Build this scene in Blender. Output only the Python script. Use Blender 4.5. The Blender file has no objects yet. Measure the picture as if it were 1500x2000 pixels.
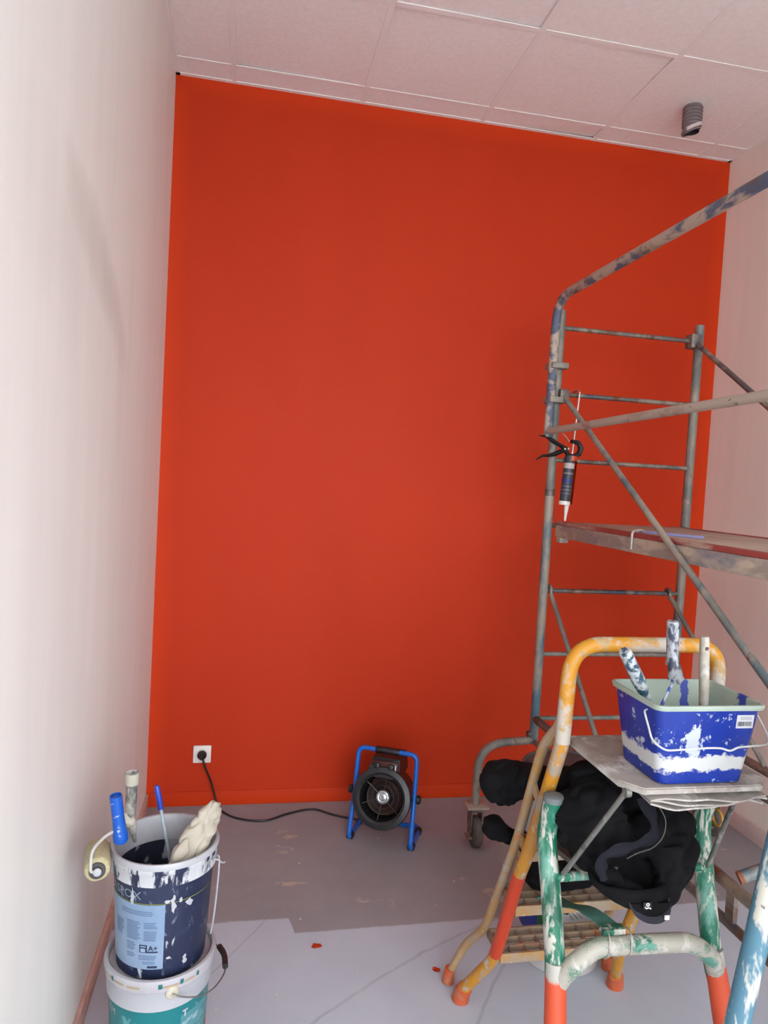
import bpy, bmesh, math, random
from mathutils import Vector, Matrix, noise
random.seed(7)
S = bpy.context.scene
C = S.collection
V = Vector

# ------------------------------------------------------------------ camera, world, exposure
FPX = 1375.0
cam_d = bpy.data.cameras.new('camera')
cam_d.sensor_fit = 'VERTICAL'; cam_d.sensor_height = 24.0
cam_d.lens = FPX / 2000.0 * 24.0
cam_d.clip_start = 0.02
cam = bpy.data.objects.new('camera', cam_d); C.objects.link(cam)
YAW, PITCH, ROLL = 0.1932, -0.0441, 0.0556
_f = V((math.sin(YAW) * math.cos(PITCH), math.cos(YAW) * math.cos(PITCH), math.sin(PITCH)))
_r = V((math.cos(YAW), -math.sin(YAW), 0)); _u = _r.cross(_f)
_r2 = _r * math.cos(ROLL) + _u * math.sin(ROLL); _u2 = -_r * math.sin(ROLL) + _u * math.cos(ROLL)
M = Matrix((_r2, _u2, -_f)).transposed().to_4x4(); M.translation = V((0.4069, 0, 1.6208))
cam.matrix_world = M
S.camera = cam
w = bpy.data.worlds.new('sky'); S.world = w; w.use_nodes = True
bgn = w.node_tree.nodes['Background']
bgn.inputs[0].default_value = (0.90, 0.95, 1.0, 1); bgn.inputs[1].default_value = 4.4
S.view_settings.view_transform = 'Standard'; S.view_settings.look = 'None'
S.view_settings.gamma = 1.0; S.view_settings.use_curve_mapping = False
S.view_settings.exposure = 1.0

D, W, H = 3.4427, 2.8592, 3.422      # back wall distance, room width, ceiling height
YF = -1.1                            # open shop front behind the photographer
# ------------------------------------------------------------------ material helpers
KA = 1.0      # share of a sampled colour that is the surface's own reflectance (the rest is strong window light)
def srgb(r, g, b):
    f = lambda c: (c / 255 / 12.92) if c / 255 <= 0.04045 else ((c / 255 + 0.055) / 1.055) ** 2.4
    return (f(r) * KA, f(g) * KA, f(b) * KA, 1)

class NT:
    def __init__(s, name, rough=0.6, metal=0.0, spec=0.5):
        s.m = bpy.data.materials.new(name); s.m.use_nodes = True
        s.t = s.m.node_tree; s.b = s.t.nodes['Principled BSDF']
        s.b.inputs['Roughness'].default_value = rough; s.b.inputs['Metallic'].default_value = metal
        s.b.inputs['Specular IOR Level'].default_value = spec
        s.tc = s.t.nodes.new('ShaderNodeTexCoord')
    def n(s, typ, **kw):
        x = s.t.nodes.new(typ)
        for k, v in kw.items(): setattr(x, k, v)
        return x
    def lk(s, a, b): s.t.links.new(a, b)
    def coord(s, scale=(1, 1, 1), loc=(0, 0, 0)):
        mp = s.n('ShaderNodeMapping'); mp.inputs['Scale'].default_value = scale; mp.inputs['Location'].default_value = loc
        s.lk(s.tc.outputs['Object'], mp.inputs['Vector']); return mp.outputs[0]
    def noise(s, scale=5, detail=4, rough=0.6, stretch=(1, 1, 1), loc=(0, 0, 0), dist=0.0):
        x = s.n('ShaderNodeTexNoise'); x.inputs['Scale'].default_value = scale; x.inputs['Detail'].default_value = detail
        x.inputs['Roughness'].default_value = rough; x.inputs['Distortion'].default_value = dist
        s.lk(s.coord(stretch, loc), x.inputs['Vector']); return x.outputs[0]
    def ramp(s, fac, a, b, va=0.0, vb=1.0):
        x = s.n('ShaderNodeMapRange'); x.clamp = True
        s.lk(fac, x.inputs[0])
        for i, v in zip((1, 2, 3, 4), (a, b, va, vb)): x.inputs[i].default_value = v
        return x.outputs[0]
    def math(s, op, a, b=None):
        x = s.n('ShaderNodeMath', operation=op)
        for i, v in enumerate((a, b)):
            if v is None: continue
            if isinstance(v, (int, float)): x.inputs[i].default_value = v
            else: s.lk(v, x.inputs[i])
        return x.outputs[0]
    def mix(s, fac, a, b):
        x = s.n('ShaderNodeMix', data_type='RGBA')
        if isinstance(fac, (int, float)): x.inputs[0].default_value = fac
        else: s.lk(fac, x.inputs[0])
        for i, v in ((6, a), (7, b)):
            if isinstance(v, tuple): x.inputs[i].default_value = v
            else: s.lk(v, x.inputs[i])
        return x.outputs[2]
    def xyz(s):
        x = s.n('ShaderNodeSeparateXYZ'); s.lk(s.tc.outputs['Object'], x.inputs[0]); return x.outputs
    def color(s, c):
        if isinstance(c, tuple): s.b.inputs['Base Color'].default_value = c
        else: s.lk(c, s.b.inputs['Base Color'])
    def bump(s, h, strength=0.2, dist=0.002):
        x = s.n('ShaderNodeBump'); x.inputs['Strength'].default_value = strength; x.inputs['Distance'].default_value = dist
        s.lk(h, x.inputs['Height']); s.lk(x.outputs[0], s.b.inputs['Normal'])

_plain = {}
def plain(name, c, rough=0.6, metal=0.0, var=0.12, scale=40, spec=0.5):
    if name in _plain: return _plain[name]
    k = NT(name, rough, metal, spec)
    n = k.noise(scale, 3); d = tuple(v * (1 - var) for v in c[:3]) + (1,); e = tuple(min(1, v * (1 + var)) for v in c[:3]) + (1,)
    k.color(k.mix(k.ramp(n, .3, .7), d, e)); _plain[name] = k.m; return k.m

def coated(name, base, coats, rough=0.55, metal=0.0, bump=0.25, seed=0):
    """base paint with patches of other paint: coats = (colour, noise scale, threshold, softness, stretch)"""
    k = NT(name, rough, metal)
    col = base; hs = None
    for i, (c, sc, th, so, st) in enumerate(coats):
        n = k.noise(sc, 6, 0.65, st, (seed * 3.1 + i * 7.3, seed + i * 2.7, i * 1.9), 0.3)
        f = k.ramp(n, th - so, th + so)
        col = k.mix(f, col, c); hs = f if hs is None else k.math('MAXIMUM', hs, f)
    k.color(col)
    if bump and hs is not None: k.bump(hs, bump, 0.0015)
    return k.m

# ------------------------------------------------------------------ mesh helpers
def box(bm, x0, x1, y0, y1, z0, z1, bev=0.0):
    r = bmesh.ops.create_cube(bm, size=1.0)
    vs = r['verts']
    bmesh.ops.scale(bm, vec=(x1 - x0, y1 - y0, z1 - z0), verts=vs)
    bmesh.ops.translate(bm, vec=((x0 + x1) / 2, (y0 + y1) / 2, (z0 + z1) / 2), verts=vs)
    if bev:
        es = list({e for v in vs for e in v.link_edges})
        bmesh.ops.bevel(bm, geom=es, offset=bev, segments=2, affect='EDGES', profile=0.5)
    return bm
def B(*a, **k): return box(bmesh.new(), *a, **k)

def fillet(pts, rad, n=5):
    pts = [V(p) for p in pts]; out = [pts[0]]
    for i in range(1, len(pts) - 1):
        a, b, c = pts[i - 1], pts[i], pts[i + 1]
        d1, d2 = a - b, c - b
        t = min(rad, d1.length * .48, d2.length * .48)
        p1, p2 = b + d1.normalized() * t, b + d2.normalized() * t
        for j in range(n + 1):
            s = j / n; out.append(p1 * (1 - s) ** 2 + b * 2 * s * (1 - s) + p2 * s * s)
    out.append(pts[-1]); return out
def spline(pts, n=6):
    pts = [V(p) for p in pts]; P = [pts[0] * 2 - pts[1]] + pts + [pts[-1] * 2 - pts[-2]]; out = []
    for i in range(1, len(P) - 2):
        for j in range(n):
            t = j / n; a, b, c, d = P[i - 1:i + 3]
            out.append(0.5 * ((2 * b) + (c - a) * t + (2 * a - 5 * b + 4 * c - d) * t * t + (3 * b - a - 3 * c + d) * t ** 3))
    out.append(pts[-1]); return out

def tube(bm, pts, r, n=12, cap=True, flat=None):
    """sweep a round (or flattened) section along pts; r is a number or one number per point"""
    pts = [V(p) for p in pts]; rs = r if isinstance(r, (list, tuple)) else [r] * len(pts)
    tang = []
    for i in range(len(pts)):
        a = pts[max(i - 1, 0)]; b = pts[min(i + 1, len(pts) - 1)]; tang.append((b - a).normalized())
    up = V((0, 0, 1)) if abs(tang[0].z) < .9 else V((1, 0, 0))
    s = tang[0].cross(up).normalized(); rings = []
    for i, p in enumerate(pts):
        s = (s - tang[i] * s.dot(tang[i])).normalized(); q = tang[i].cross(s)
        k = flat or 1.0
        rings.append([bm.verts.new(p + s * math.cos(2 * math.pi * j / n) * rs[i] + q * math.sin(2 * math.pi * j / n) * rs[i] * k) for j in range(n)])
    for a, b in zip(rings, rings[1:]):
        for j in range(n):
            bm.faces.new((a[j], a[(j + 1) % n], b[(j + 1) % n], b[j]))
    if cap:
        bm.faces.new(rings[0][::-1]); bm.faces.new(rings[-1])
    return bm
def T(pts, r, n=12, **k): return tube(bmesh.new(), pts, r, n, **k)

def lathe(bm, prof, c=(0, 0, 0), n=40, axis=None, cap0=False, cap1=False):
    """profile of (radius, height) turned about z through c, or about axis"""
    c = V(c); R = Matrix.Identity(3)
    if axis is not None: R = V((0, 0, 1)).rotation_difference(V(axis)).to_matrix()
    rings = [[bm.verts.new(c + R @ V((r * math.cos(2 * math.pi * j / n), r * math.sin(2 * math.pi * j / n), z))) for j in range(n)] for r, z in prof]
    for a, b in zip(rings, rings[1:]):
        for j in range(n): bm.faces.new((a[j], a[(j + 1) % n], b[(j + 1) % n], b[j]))
    if cap0: bm.faces.new(rings[0][::-1])
    if cap1: bm.faces.new(rings[-1])
    return bm
def LT(*a, **k): return lathe(bmesh.new(), *a, **k)

def prism(bm, outline, y0, y1):
    """outline of (x, z) extruded along y"""
    a = [bm.verts.new((x, y0, z)) for x, z in outline]; b = [bm.verts.new((x, y1, z)) for x, z in outline]
    n = len(a); bm.faces.new(a); bm.faces.new(b[::-1])
    for i in range(n): bm.faces.new((a[i], b[i], b[(i + 1) % n], a[(i + 1) % n]))
    return bm

def ribbon(bm, path, width_vec, thick):
    """a strip of given width vector along path with thickness"""
    path = [V(p) for p in path]; wv = V(width_vec); rows = []
    for i, p in enumerate(path):
        t = (path[min(i + 1, len(path) - 1)] - path[max(i - 1, 0)]).normalized(); nn = t.cross(wv).normalized() * thick / 2
        rows.append([bm.verts.new(p - wv / 2 - nn), bm.verts.new(p + wv / 2 - nn), bm.verts.new(p + wv / 2 + nn), bm.verts.new(p - wv / 2 + nn)])
    for a, b in zip(rows, rows[1:]):
        for j in range(4): bm.faces.new((a[j], a[(j + 1) % 4], b[(j + 1) % 4], b[j]))
    bm.faces.new(rows[0][::-1]); bm.faces.new(rows[-1]); return bm

ORG = {}
def finish(o, label, cat, group=None):
    o['label'] = label; o['category'] = cat
    if group: o['group'] = group
    return o
def thing(name, loc, label, cat, group=None, rotz=0.0):
    o = bpy.data.objects.new(name, None); o.empty_display_size = 0.05; C.objects.link(o)
    o.location = loc; o.rotation_euler = (0, 0, rotz); ORG[o.name] = (V(loc), rotz)
    return finish(o, label, cat, group)
def obj(name, bm, mats, parent=None, smooth=True, local=False, loc=None, angle=40, label=None):
    """bm in world coordinates (or in the parent's own when local) becomes one mesh object"""
    bmesh.ops.recalc_face_normals(bm, faces=bm.faces)
    org, rz = (V((0, 0, 0)), 0.0)
    if parent is not None: org, rz = ORG[parent.name]
    elif loc is not None: org = V(loc)
    if not local:
        bmesh.ops.transform(bm, matrix=Matrix.Rotation(-rz, 4, 'Z') @ Matrix.Translation(-org), verts=bm.verts)
    me = bpy.data.meshes.new(name); bm.to_mesh(me); bm.free()
    for m in (mats if isinstance(mats, (list, tuple)) else [mats]): me.materials.append(m)
    if smooth:
        for p in me.polygons: p.use_smooth = True
        me.set_sharp_from_angle(angle=math.radians(angle))
    o = bpy.data.objects.new(name, me); C.objects.link(o)
    if parent is not None: o.parent = parent
    elif loc is not None: o.location = loc
    ORG[o.name] = (org, rz)
    if label: o['label'] = label
    return o
def struct(name, bm, m, parent=None, **k):
    o = obj(name, bm, m, parent, **k)
    if parent is None: o['kind'] = 'structure'
    return o

def cyl_patch(c, rf, a0, a1, z0, z1, off=0.0006, nu=None, nv=4):
    bm = bmesh.new(); nu = nu or max(2, int(abs(a1 - a0) / 4)); g = []
    for i in range(nu + 1):
        a = math.radians(a0 + (a1 - a0) * i / nu)
        g.append([bm.verts.new((c[0] + (rf(z) + off) * math.cos(a), c[1] + (rf(z) + off) * math.sin(a), z)) for z in (z0 + (z1 - z0) * j / nv for j in range(nv + 1))])
    for i in range(nu):
        for j in range(nv): bm.faces.new((g[i][j], g[i + 1][j], g[i + 1][j + 1], g[i][j + 1]))
    return bm
def text_bm(s, size, bold=0.0):
    cu = bpy.data.curves.new('lettering', 'FONT'); cu.body = s; cu.size = size; cu.align_x = 'CENTER'; cu.resolution_u = 3; cu.offset = bold
    ob = bpy.data.objects.new('lettering', cu); C.objects.link(ob)
    me = bpy.data.meshes.new_from_object(ob.evaluated_get(bpy.context.evaluated_depsgraph_get()))
    bm = bmesh.new(); bm.from_mesh(me); bpy.data.objects.remove(ob); bpy.data.curves.remove(cu); bpy.data.meshes.remove(me)
    return bm
def text_cyl(s, size, c, rf, a, z, off=0.0012, bold=0.0, sx=1.0):
    bm = text_bm(s, size, bold)
    for v in bm.verts:
        zz = z + v.co.y; r = rf(zz) + off; t = math.radians(a) + v.co.x * sx / r
        v.co = V((c[0] + r * math.cos(t), c[1] + r * math.sin(t), zz))
    return bm

def blob(chains, voxel=0.006, rough=0.006, freq=22, smooth=3, fold=0.0, seed=0, ff=1.0):
    """bulky cloth: sausage chains fused into one skin, then creased"""
    bm = bmesh.new()
    for pts, rs, flat in chains:
        sp = spline(pts, 5); n = len(pts); rr = []
        for i in range(len(sp)):
            t = i / (len(sp) - 1) * (n - 1); k = min(int(t), n - 2); rr.append(rs[k] + (rs[k + 1] - rs[k]) * (t - k))
        tube(bm, sp, rr, 14, flat=flat)
    bmesh.ops.recalc_face_normals(bm, faces=bm.faces)
    me = bpy.data.meshes.new('cloth'); bm.to_mesh(me); bm.free()
    ob = bpy.data.objects.new('cloth', me); C.objects.link(ob)
    m = ob.modifiers.new('r', 'REMESH'); m.mode = 'VOXEL'; m.voxel_size = voxel
    m = ob.modifiers.new('s', 'SMOOTH'); m.iterations = smooth; m.factor = 0.5
    me2 = bpy.data.meshes.new_from_object(ob.evaluated_get(bpy.context.evaluated_depsgraph_get()))
    bpy.data.objects.remove(ob); bpy.data.meshes.remove(me)
    bm = bmesh.new(); bm.from_mesh(me2); bpy.data.meshes.remove(me2); bm.normal_update()
    sd = V((seed * 5.3, seed * 2.1, seed))
    for v, nn in [(v, v.normal.copy()) for v in bm.verts]:
        p = v.co * freq + sd
        h = noise.noise(p) * rough
        if fold:
            q = V((v.co.x * 9 + v.co.z * 7, v.co.y * 9, v.co.z * 16 - v.co.x * 9)) * 1.3 * ff + sd
            h -= (1 - abs(noise.noise(q)) * 2.2) ** 3 * fold if abs(noise.noise(q)) < .45 else 0
        v.co += nn * h
    return bm

# ------------------------------------------------------------------ room materials
def m_red():
    k = NT('orange_wall_paint', 0.6, spec=0.18)
    x, y, z = k.xyz()
    # freshly cut-in border painted with a brush, fields rolled
    d = k.math('MINIMUM', k.math('MINIMUM', x, k.math('SUBTRACT', W, x)), k.math('MINIMUM', z, k.math('SUBTRACT', H, z)))
    wob = k.noise(6, 3); d = k.math('ADD', d, k.math('MULTIPLY', k.math('SUBTRACT', wob, .5), .05))
    f = k.ramp(d, .01, .09, .8, 0)
    n = k.noise(1.3, 5, .6, (1, 1, .35)); base = k.mix(k.ramp(n, .3, .7), srgb(181, 47, 13), srgb(189, 52, 17))
    k.color(k.mix(f, base, srgb(201, 57, 12)))
    k.bump(k.noise(420, 3), .12, .001); return k.m
def m_wall(name, c, stain=False):
    k = NT(name, 0.5, spec=0.3)
    n = k.noise(2.2, 5, .6, (1, 3.0, .25)); c2 = tuple(v * .94 for v in c[:3]) + (1,)
    col = k.mix(k.ramp(n, .35, .65), c, c2)
    if stain:
        for (sy, sz, ry, rz, st, sl) in ((1.98, 2.16, .34, .10, .26, -.30), (1.62, 2.10, .30, .20, .11, -.1), (2.36, 1.90, .07, .26, .10, 0), (2.24, 2.06, .22, .09, .14, -.45)):
            x, y, z = k.xyz()
            dy = k.math('SUBTRACT', y, sy); dz = k.math('SUBTRACT', k.math('SUBTRACT', z, sz), k.math('MULTIPLY', dy, sl))
            r = k.math('ADD', k.math('POWER', k.math('DIVIDE', dy, ry), 2), k.math('POWER', k.math('DIVIDE', dz, rz), 2))
            r = k.math('ADD', r, k.math('MULTIPLY', k.math('SUBTRACT', k.noise(5, 4), .5), 1.2))
            col = k.mix(k.math('MULTIPLY', k.ramp(r, -.2, 1.5, 1, 0), st), col, srgb(150, 142, 130))
    k.color(col); k.bump(k.noise(300, 3), .06, .001); return k.m
def m_floor():
    k = NT('grey_floor_paint', 0.62, spec=0.25); x, y, z = k.xyz()
    wob = k.math('MULTIPLY', k.math('SUBTRACT', k.noise(9, 3), .5), .022)
    # coated light grey up to y = 2.43 (2.52 left of x = 0.62), bare and dusty beyond
    edge = k.math('ADD', k.ramp(k.math('ADD', x, wob), .625, .645, 2.52, 2.43), k.math('ADD', wob, k.math('MULTIPLY', k.math('SUBTRACT', x, .6), .012)))
    old = k.ramp(k.math('SUBTRACT', y, edge), -.004, .006)
    nb = k.noise(3, 6, .65)
    light = k.mix(k.ramp(nb, .3, .7), srgb(178, 184, 196), srgb(187, 193, 204))
    dark = k.mix(k.ramp(nb, .3, .7), srgb(142, 138, 142), srgb(155, 150, 153))
    dark = k.mix(k.math('MULTIPLY', k.ramp(k.noise(4.2, 5, .6, (1, 1.6, 1), (3, 1, 0)), .64, .68), .6), dark, srgb(196, 178, 158))
    dark = k.mix(k.math('MULTIPLY', k.ramp(k.noise(6, 5, .6, (1, 1, 1), (9, 4, 0)), .68, .72), .35), dark, srgb(150, 104, 82))
    col = k.mix(old, light, dark)
    # wheel scuffs: arcs drawn across the coated part
    nm = k.noise(9, 4, .7)
    for (cx, cy, R, y0, y1, wd, st) in ((2.55, -.38, 3.025, 1.6, 2.44, .003, .32), (3.35, .55, 2.58, 1.7, 2.37, .003, .34), (-2.6, 4.5, 3.70, 1.9, 2.5, .002, .30)):
        r = k.math('SQRT', k.math('ADD', k.math('POWER', k.math('SUBTRACT', x, cx), 2), k.math('POWER', k.math('SUBTRACT', y, cy), 2)))
        a = k.math('ABSOLUTE', k.math('SUBTRACT', r, k.math('ADD', R, k.math('MULTIPLY', nm, .03))))
        f = k.math('MULTIPLY', k.ramp(a, wd, wd * 2.6, 1, 0), k.math('MULTIPLY', k.ramp(y, y1, y1 + .12, 1, 0), k.ramp(nm, .32, .6, .1, st)))
        col = k.mix(f, col, srgb(112, 110, 116))
    sp = k.n('ShaderNodeTexVoronoi'); sp.inputs['Scale'].default_value = 11; k.lk(k.coord(), sp.inputs['Vector'])
    dot = k.math('MULTIPLY', k.ramp(sp.outputs['Distance'], .04, .06, 1, 0), k.ramp(k.noise(7, 2, .5, (1, 1, 1), (5, 5, 5)), .46, .52))
    col = k.mix(k.math('MULTIPLY', dot, .8), col, srgb(214, 208, 200))
    k.color(col); k.bump(nb, .08, .002); return k.m
MAT_RED = m_red(); MAT_LEFT = m_wall('white_wall_paint_left', srgb(231, 229, 224), True); MAT_RIGHT = m_wall('white_wall_paint', srgb(234, 224, 215))
MAT_FLOOR = m_floor()
k = NT('ceiling_tile_board', .8, spec=.2); k.color(k.mix(k.ramp(k.noise(60, 4), .3, .7), srgb(234, 229, 227), srgb(242, 238, 236))); k.bump(k.noise(230, 4), .3, .002); MAT_TILE = k.m
MAT_GRID = plain('white_ceiling_grid', srgb(236, 231, 229), .8, var=.01, spec=.2)
MAT_DARK = plain('ceiling_void', srgb(70, 62, 60), .9)

# ------------------------------------------------------------------ room shell
struct('floor', B(-.2, W + .2, YF - .05, D + .2, -.1, 0), MAT_FLOOR, smooth=False)
struct('wall_back', B(0, W, D, D + .15, 0, H + .25), MAT_RED, smooth=False)
struct('wall_left', B(-.15, 0, YF, D + .15, 0, H + .25), MAT_LEFT, smooth=False)
struct('wall_right', B(W, W + .15, YF, D + .15, 0, H + .25), MAT_RIGHT, smooth=False)
bm = bmesh.new(); box(bm, -.15, W + .15, YF - .12, YF, 2.95, H + .25); box(bm, -.15, .08, YF - .12, YF, 0, 2.95); box(bm, W - .08, W + .15, YF - .12, YF, 0, 2.95)
struct('wall_front', bm, MAT_RIGHT, smooth=False)
struct('ground', B(-6, W + 6, YF - 9, YF - .06, -.16, -.06), plain('street_paving', srgb(150, 148, 146), .9, scale=3), smooth=False)
bs = B(0, W, D - .005, D, 0, .072, bev=.002); struct('baseboard_back', bs, MAT_RED)
k = NT('right_skirting_paint', .45); k.color(k.mix(k.ramp(k.noise(8, 4), .4, .7), srgb(226, 214, 210), srgb(214, 196, 190))); MAT_BR = k.m
bm = bmesh.new(); box(bm, W - .014, W, YF, D - .013, 0, .085, bev=.004)
struct('baseboard_right', bm, MAT_BR)
MAT_BL = coated('left_skirting_worn_paint', srgb(214, 182, 170), [(srgb(180, 136, 120), 9, .55, .08, (1, .5, 2)), (srgb(222, 205, 196), 14, .64, .03, (1, .5, 2))])
struct('baseboard_left', B(0, .013, YF, D - .013, 0, .07, bev=.003), MAT_BL)
ceil = struct('ceiling', B(-.15, W + .15, YF, D + .15, H + .06, H + .2), MAT_DARK, smooth=False)
xs = [0.0] + [.2626 + .6 * i for i in range(5)] + [W]
ys = [D, D - .1396]
while ys[-1] - .6 > YF: ys.append(ys[-1] - .6)
ys.append(YF)
gb = .012
for i in range(1, len(xs) - 1): struct('ceiling_grid_bar', B(xs[i] - gb, xs[i] + gb, YF, D, H, H + .004), MAT_GRID, ceil, smooth=False)
for j in range(1, len(ys) - 1): struct('ceiling_grid_bar', B(0, W, ys[j] - gb, ys[j] + gb, H - .0002, H + .0038), MAT_GRID, ceil, smooth=False)
for nm, a in (('ceiling_edge_trim', (0, .02, YF, D)), ('ceiling_edge_trim', (W - .02, W, YF, D)), ('ceiling_edge_trim', (0, W, D - .02, D))):
    struct(nm, B(a[0], a[1], a[2], a[3], H - .0006, H + .003), MAT_GRID, ceil, smooth=False)
for i in range(len(xs) - 1):
    for j in range(len(ys) - 1):
        x0, x1, y1, y0 = xs[i] + .002, xs[i + 1] - .002, ys[j] - .002, ys[j + 1] + .002
        bm = B(x0, x1, y0, y1, H + .0026, H + .018)
        tz = random.choice((0, 0, 0, 0, .006, .010)); cx, cy = (x0 + x1) / 2, (y0 + y1) / 2
        sx, sy = random.choice((-1, 1)), random.choice((-1, 1))
        for v in bm.verts:      # some tiles sit a little askew on the grid
            v.co.z += max(0, (v.co.x - cx) * sx / (x1 - x0) + (v.co.y - cy) * sy / (y1 - y0)) * tz
        struct('ceiling_tile', bm, MAT_TILE, ceil, smooth=False)

# ------------------------------------------------------------------ ceiling conduit
MAT_COND = plain('dark_ribbed_plastic', srgb(122, 110, 112), .45)
cd = thing('conduit_pipe', (2.345, 3.02, 3.30), 'dark grey ribbed conduit stub hanging from the ceiling tiles', 'pipe')
bm = bmesh.new(); prof = []
for i in range(8):
    z = H + .01 - i * .0155; prof += [(.044, z), (.044, z - .006), (.0385, z - .0075), (.0385, z - .014)]
lathe(bm, prof, (2.345, 3.02, 0), 24)
for v in bm.verts:
    if v.co.z < 3.325: v.co.z += (v.co.x - 2.345) * .45 - .002
obj('pipe', bm, MAT_COND, cd)
bm = LT([(.034, H), (.034, 3.31)], (2.345, 3.02, 0), 24); obj('pipe_lining', bm, plain('conduit_inner', srgb(60, 52, 54), .5), cd)
bm = cyl_patch((2.345, 3.02), lambda z: .0445, -150, -20, 3.318, 3.334, nu=14)
for v in bm.verts: v.co.z += (v.co.x - 2.345) * .45
obj('torn_edge', bm, plain('pale_burr', srgb(205, 190, 186), .6), cd, label='pale torn edge')

# ------------------------------------------------------------------ socket
MAT_WPL = plain('white_plastic', srgb(226, 220, 214), .35, var=.03); MAT_BLK = plain('black_plastic', srgb(26, 24, 27), .42)
so = thing('wall_socket', (.252, D, .20), 'square white power socket low on the orange wall', 'socket')
obj('cover_plate', B(.252 - .042, .252 + .042, D - .011, D, .256 - .042, .256 + .042, bev=.003), MAT_WPL, so)
obj('socket_insert', LT([(.029, 0), (.029, .003), (.022, .003), (.02, -.002)], (.252, D - .011, .256), 28, axis=(0, -1, 0), cap1=True), MAT_WPL, so)

# ------------------------------------------------------------------ fan heater
rz = math.atan2(-.123, .255)
ht = thing('fan_heater', (1.052, 2.99, 0), 'round black electric fan heater on a blue tubular stand', 'heater', rotz=rz)
MAT_BLUE = plain('blue_enamel', srgb(20, 96, 190), .3, var=.06)
def Lh(name, bm, m, parent=None, **kw): return obj(name, bm, m, parent or ht, local=True, **kw)
hw, R1 = .142, .011
top = [(-hw, .0, R1 + .012), (-hw + .004, .05, .22), (-hw + .006, .075, .405), (hw - .006, .075, .405), (hw - .004, .05, .22), (hw, .0, R1 + .012)]
full = [(0.0, .215, R1), (-hw, .215, R1), (-hw, -.004, R1)] + top[1:5] + [(hw, -.004, R1), (hw, .215, R1), (0.0, .215, R1)]
Lh('stand_frame', T(fillet(full, .035, 6), R1, 10), MAT_BLUE)
Lh('grip', T([(-.055, .075, .405), (-.05, .075, .405), (-.02, .075, .405), (.02, .075, .405), (.05, .075, .405), (.055, .075, .405)], [.014, .016, .014, .014, .016, .014], 14), MAT_BLK)
tilt = math.radians(14); ax = V((0, -math.cos(tilt), math.sin(tilt))); hc = V((0, .085, .198))
MAT_BARREL = plain('heater_black_shell', srgb(26, 24, 26), .38); MAT_RING = plain('heater_front_ring', srgb(36, 36, 39), .33)
Lh('barrel', LT([(.105, -.10), (.116, -.085), (.116, .08), (.112, .082)], hc, 40, axis=ax), MAT_BARREL)
Lh('front_ring', LT([(.112, .07), (.131, .076), (.135, .088), (.131, .100), (.110, .104), (.099, .096), (.095, .075)], hc, 44, axis=ax), MAT_RING)
Lh('rear_cover', LT([(.105, -.10), (.09, -.112), (.03, -.118)], hc, 32, axis=ax, cap1=True), MAT_BLUE)
Lh('inner_duct', LT([(.097, .09), (.093, .02), (.088, -.02), (.01, -.03)], hc, 32, axis=ax, cap1=True), plain('heater_dark_duct', srgb(24, 20, 21), .5))
e1 = ax.orthogonal().normalized(); e1 = V((1, 0, 0)); e2 = ax.cross(e1).normalized()
def ring_pts(r, d, n=36): return [hc + ax * d + e1 * r * math.cos(2 * math.pi * i / n) + e2 * r * math.sin(2 * math.pi * i / n) for i in range(n + 1)]
MAT_WIRE = plain('heater_guard_wire', srgb(70, 66, 62), .4, .6)
for r in (.072, .05): Lh('guard_ring', T(ring_pts(r, .066), .0022, 6, cap=False), MAT_WIRE)
for a in range(6):
    t = a * math.pi / 3 + .4; d = e1 * math.cos(t) + e2 * math.sin(t)
    Lh('guard_spoke', T([hc + ax * .066 + d * .026, hc + ax * .068 + d * .075, hc + ax * .078 + d * .1], .0022, 6), MAT_WIRE)
Lh('heating_coil', T([hc + ax * (.03) + e1 * (.035 + .05 * i / 90) * math.cos(i * .45) + e2 * (.035 + .05 * i / 90) * math.sin(i * .45) for i in range(90)], .003, 6), plain('red_brown_element', srgb(62, 34, 32), .45))
hub = Lh('hub', LT([(.034, .03), (.034, .062), (.026, .066)], hc, 28, axis=ax), MAT_BARREL)
hb2 = LT([(.0285, .066), (.0285, .0715), (.024, .0735), (.0225, .069), (.016, .068), (.0145, .074), (.009, .0765), (.008, .071)], hc, 28, axis=ax, cap1=True)
Lh('hub_cap', hb2, plain('brushed_chrome', srgb(205, 208, 212), .22, .9, var=.05), hub, label='shiny metal hub cap')
bm = bmesh.new(); ty = .05
sec = [(-.076, .304), (-.07, .345), (-.062, .378), (.062, .378), (.07, .345), (.076, .304)]
prism(bm, sec, .012, .17)
for v in bm.verts: v.co.y += (v.co.z - .3) * .22 + (0.03 if v.co.z > .36 and v.co.y < .08 else 0)
cb = Lh('control_box', bm, MAT_BARREL, smooth=False)
Lh('control_panel', B(-.06, .06, .027, .036, .335, .372, bev=.002), plain('heater_panel_print', srgb(70, 28, 28), .4), cb)
for sx in (-.034, .03): Lh('knob', LT([(.0145, 0), (.0135, .016), (.011, .018)], (sx, .03, .352), 18, axis=(0, -1, .25), cap1=True), MAT_BLK, cb)
Lh('panel_mark', B(-.012, .012, .0245, .0275, .338, .343), MAT_WPL, cb, smooth=False)
Lh('panel_mark', B(.048, .053, .0245, .0275, .338, .362), MAT_WPL, cb, smooth=False)
for s in (-1, 1):
    Lh('tilt_knob', LT([(.008, -.03), (.008, 0), (.019, .002), (.019, .016), (.012, .019)], (s * (hw + .006), .052, .215), 18, axis=(s, 0, 0), cap1=True), MAT_BLK)
    for y in (.03, .175): Lh('foot_clip', T([(s * hw, y - .014, R1), (s * hw, y + .014, R1)], R1 + .0045, 12), MAT_BLK)
    Lh('pivot_arm', T([(s * .112, .07, .205), (s * (hw - .002), .052, .215)], .008, 10), MAT_BLK)
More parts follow.
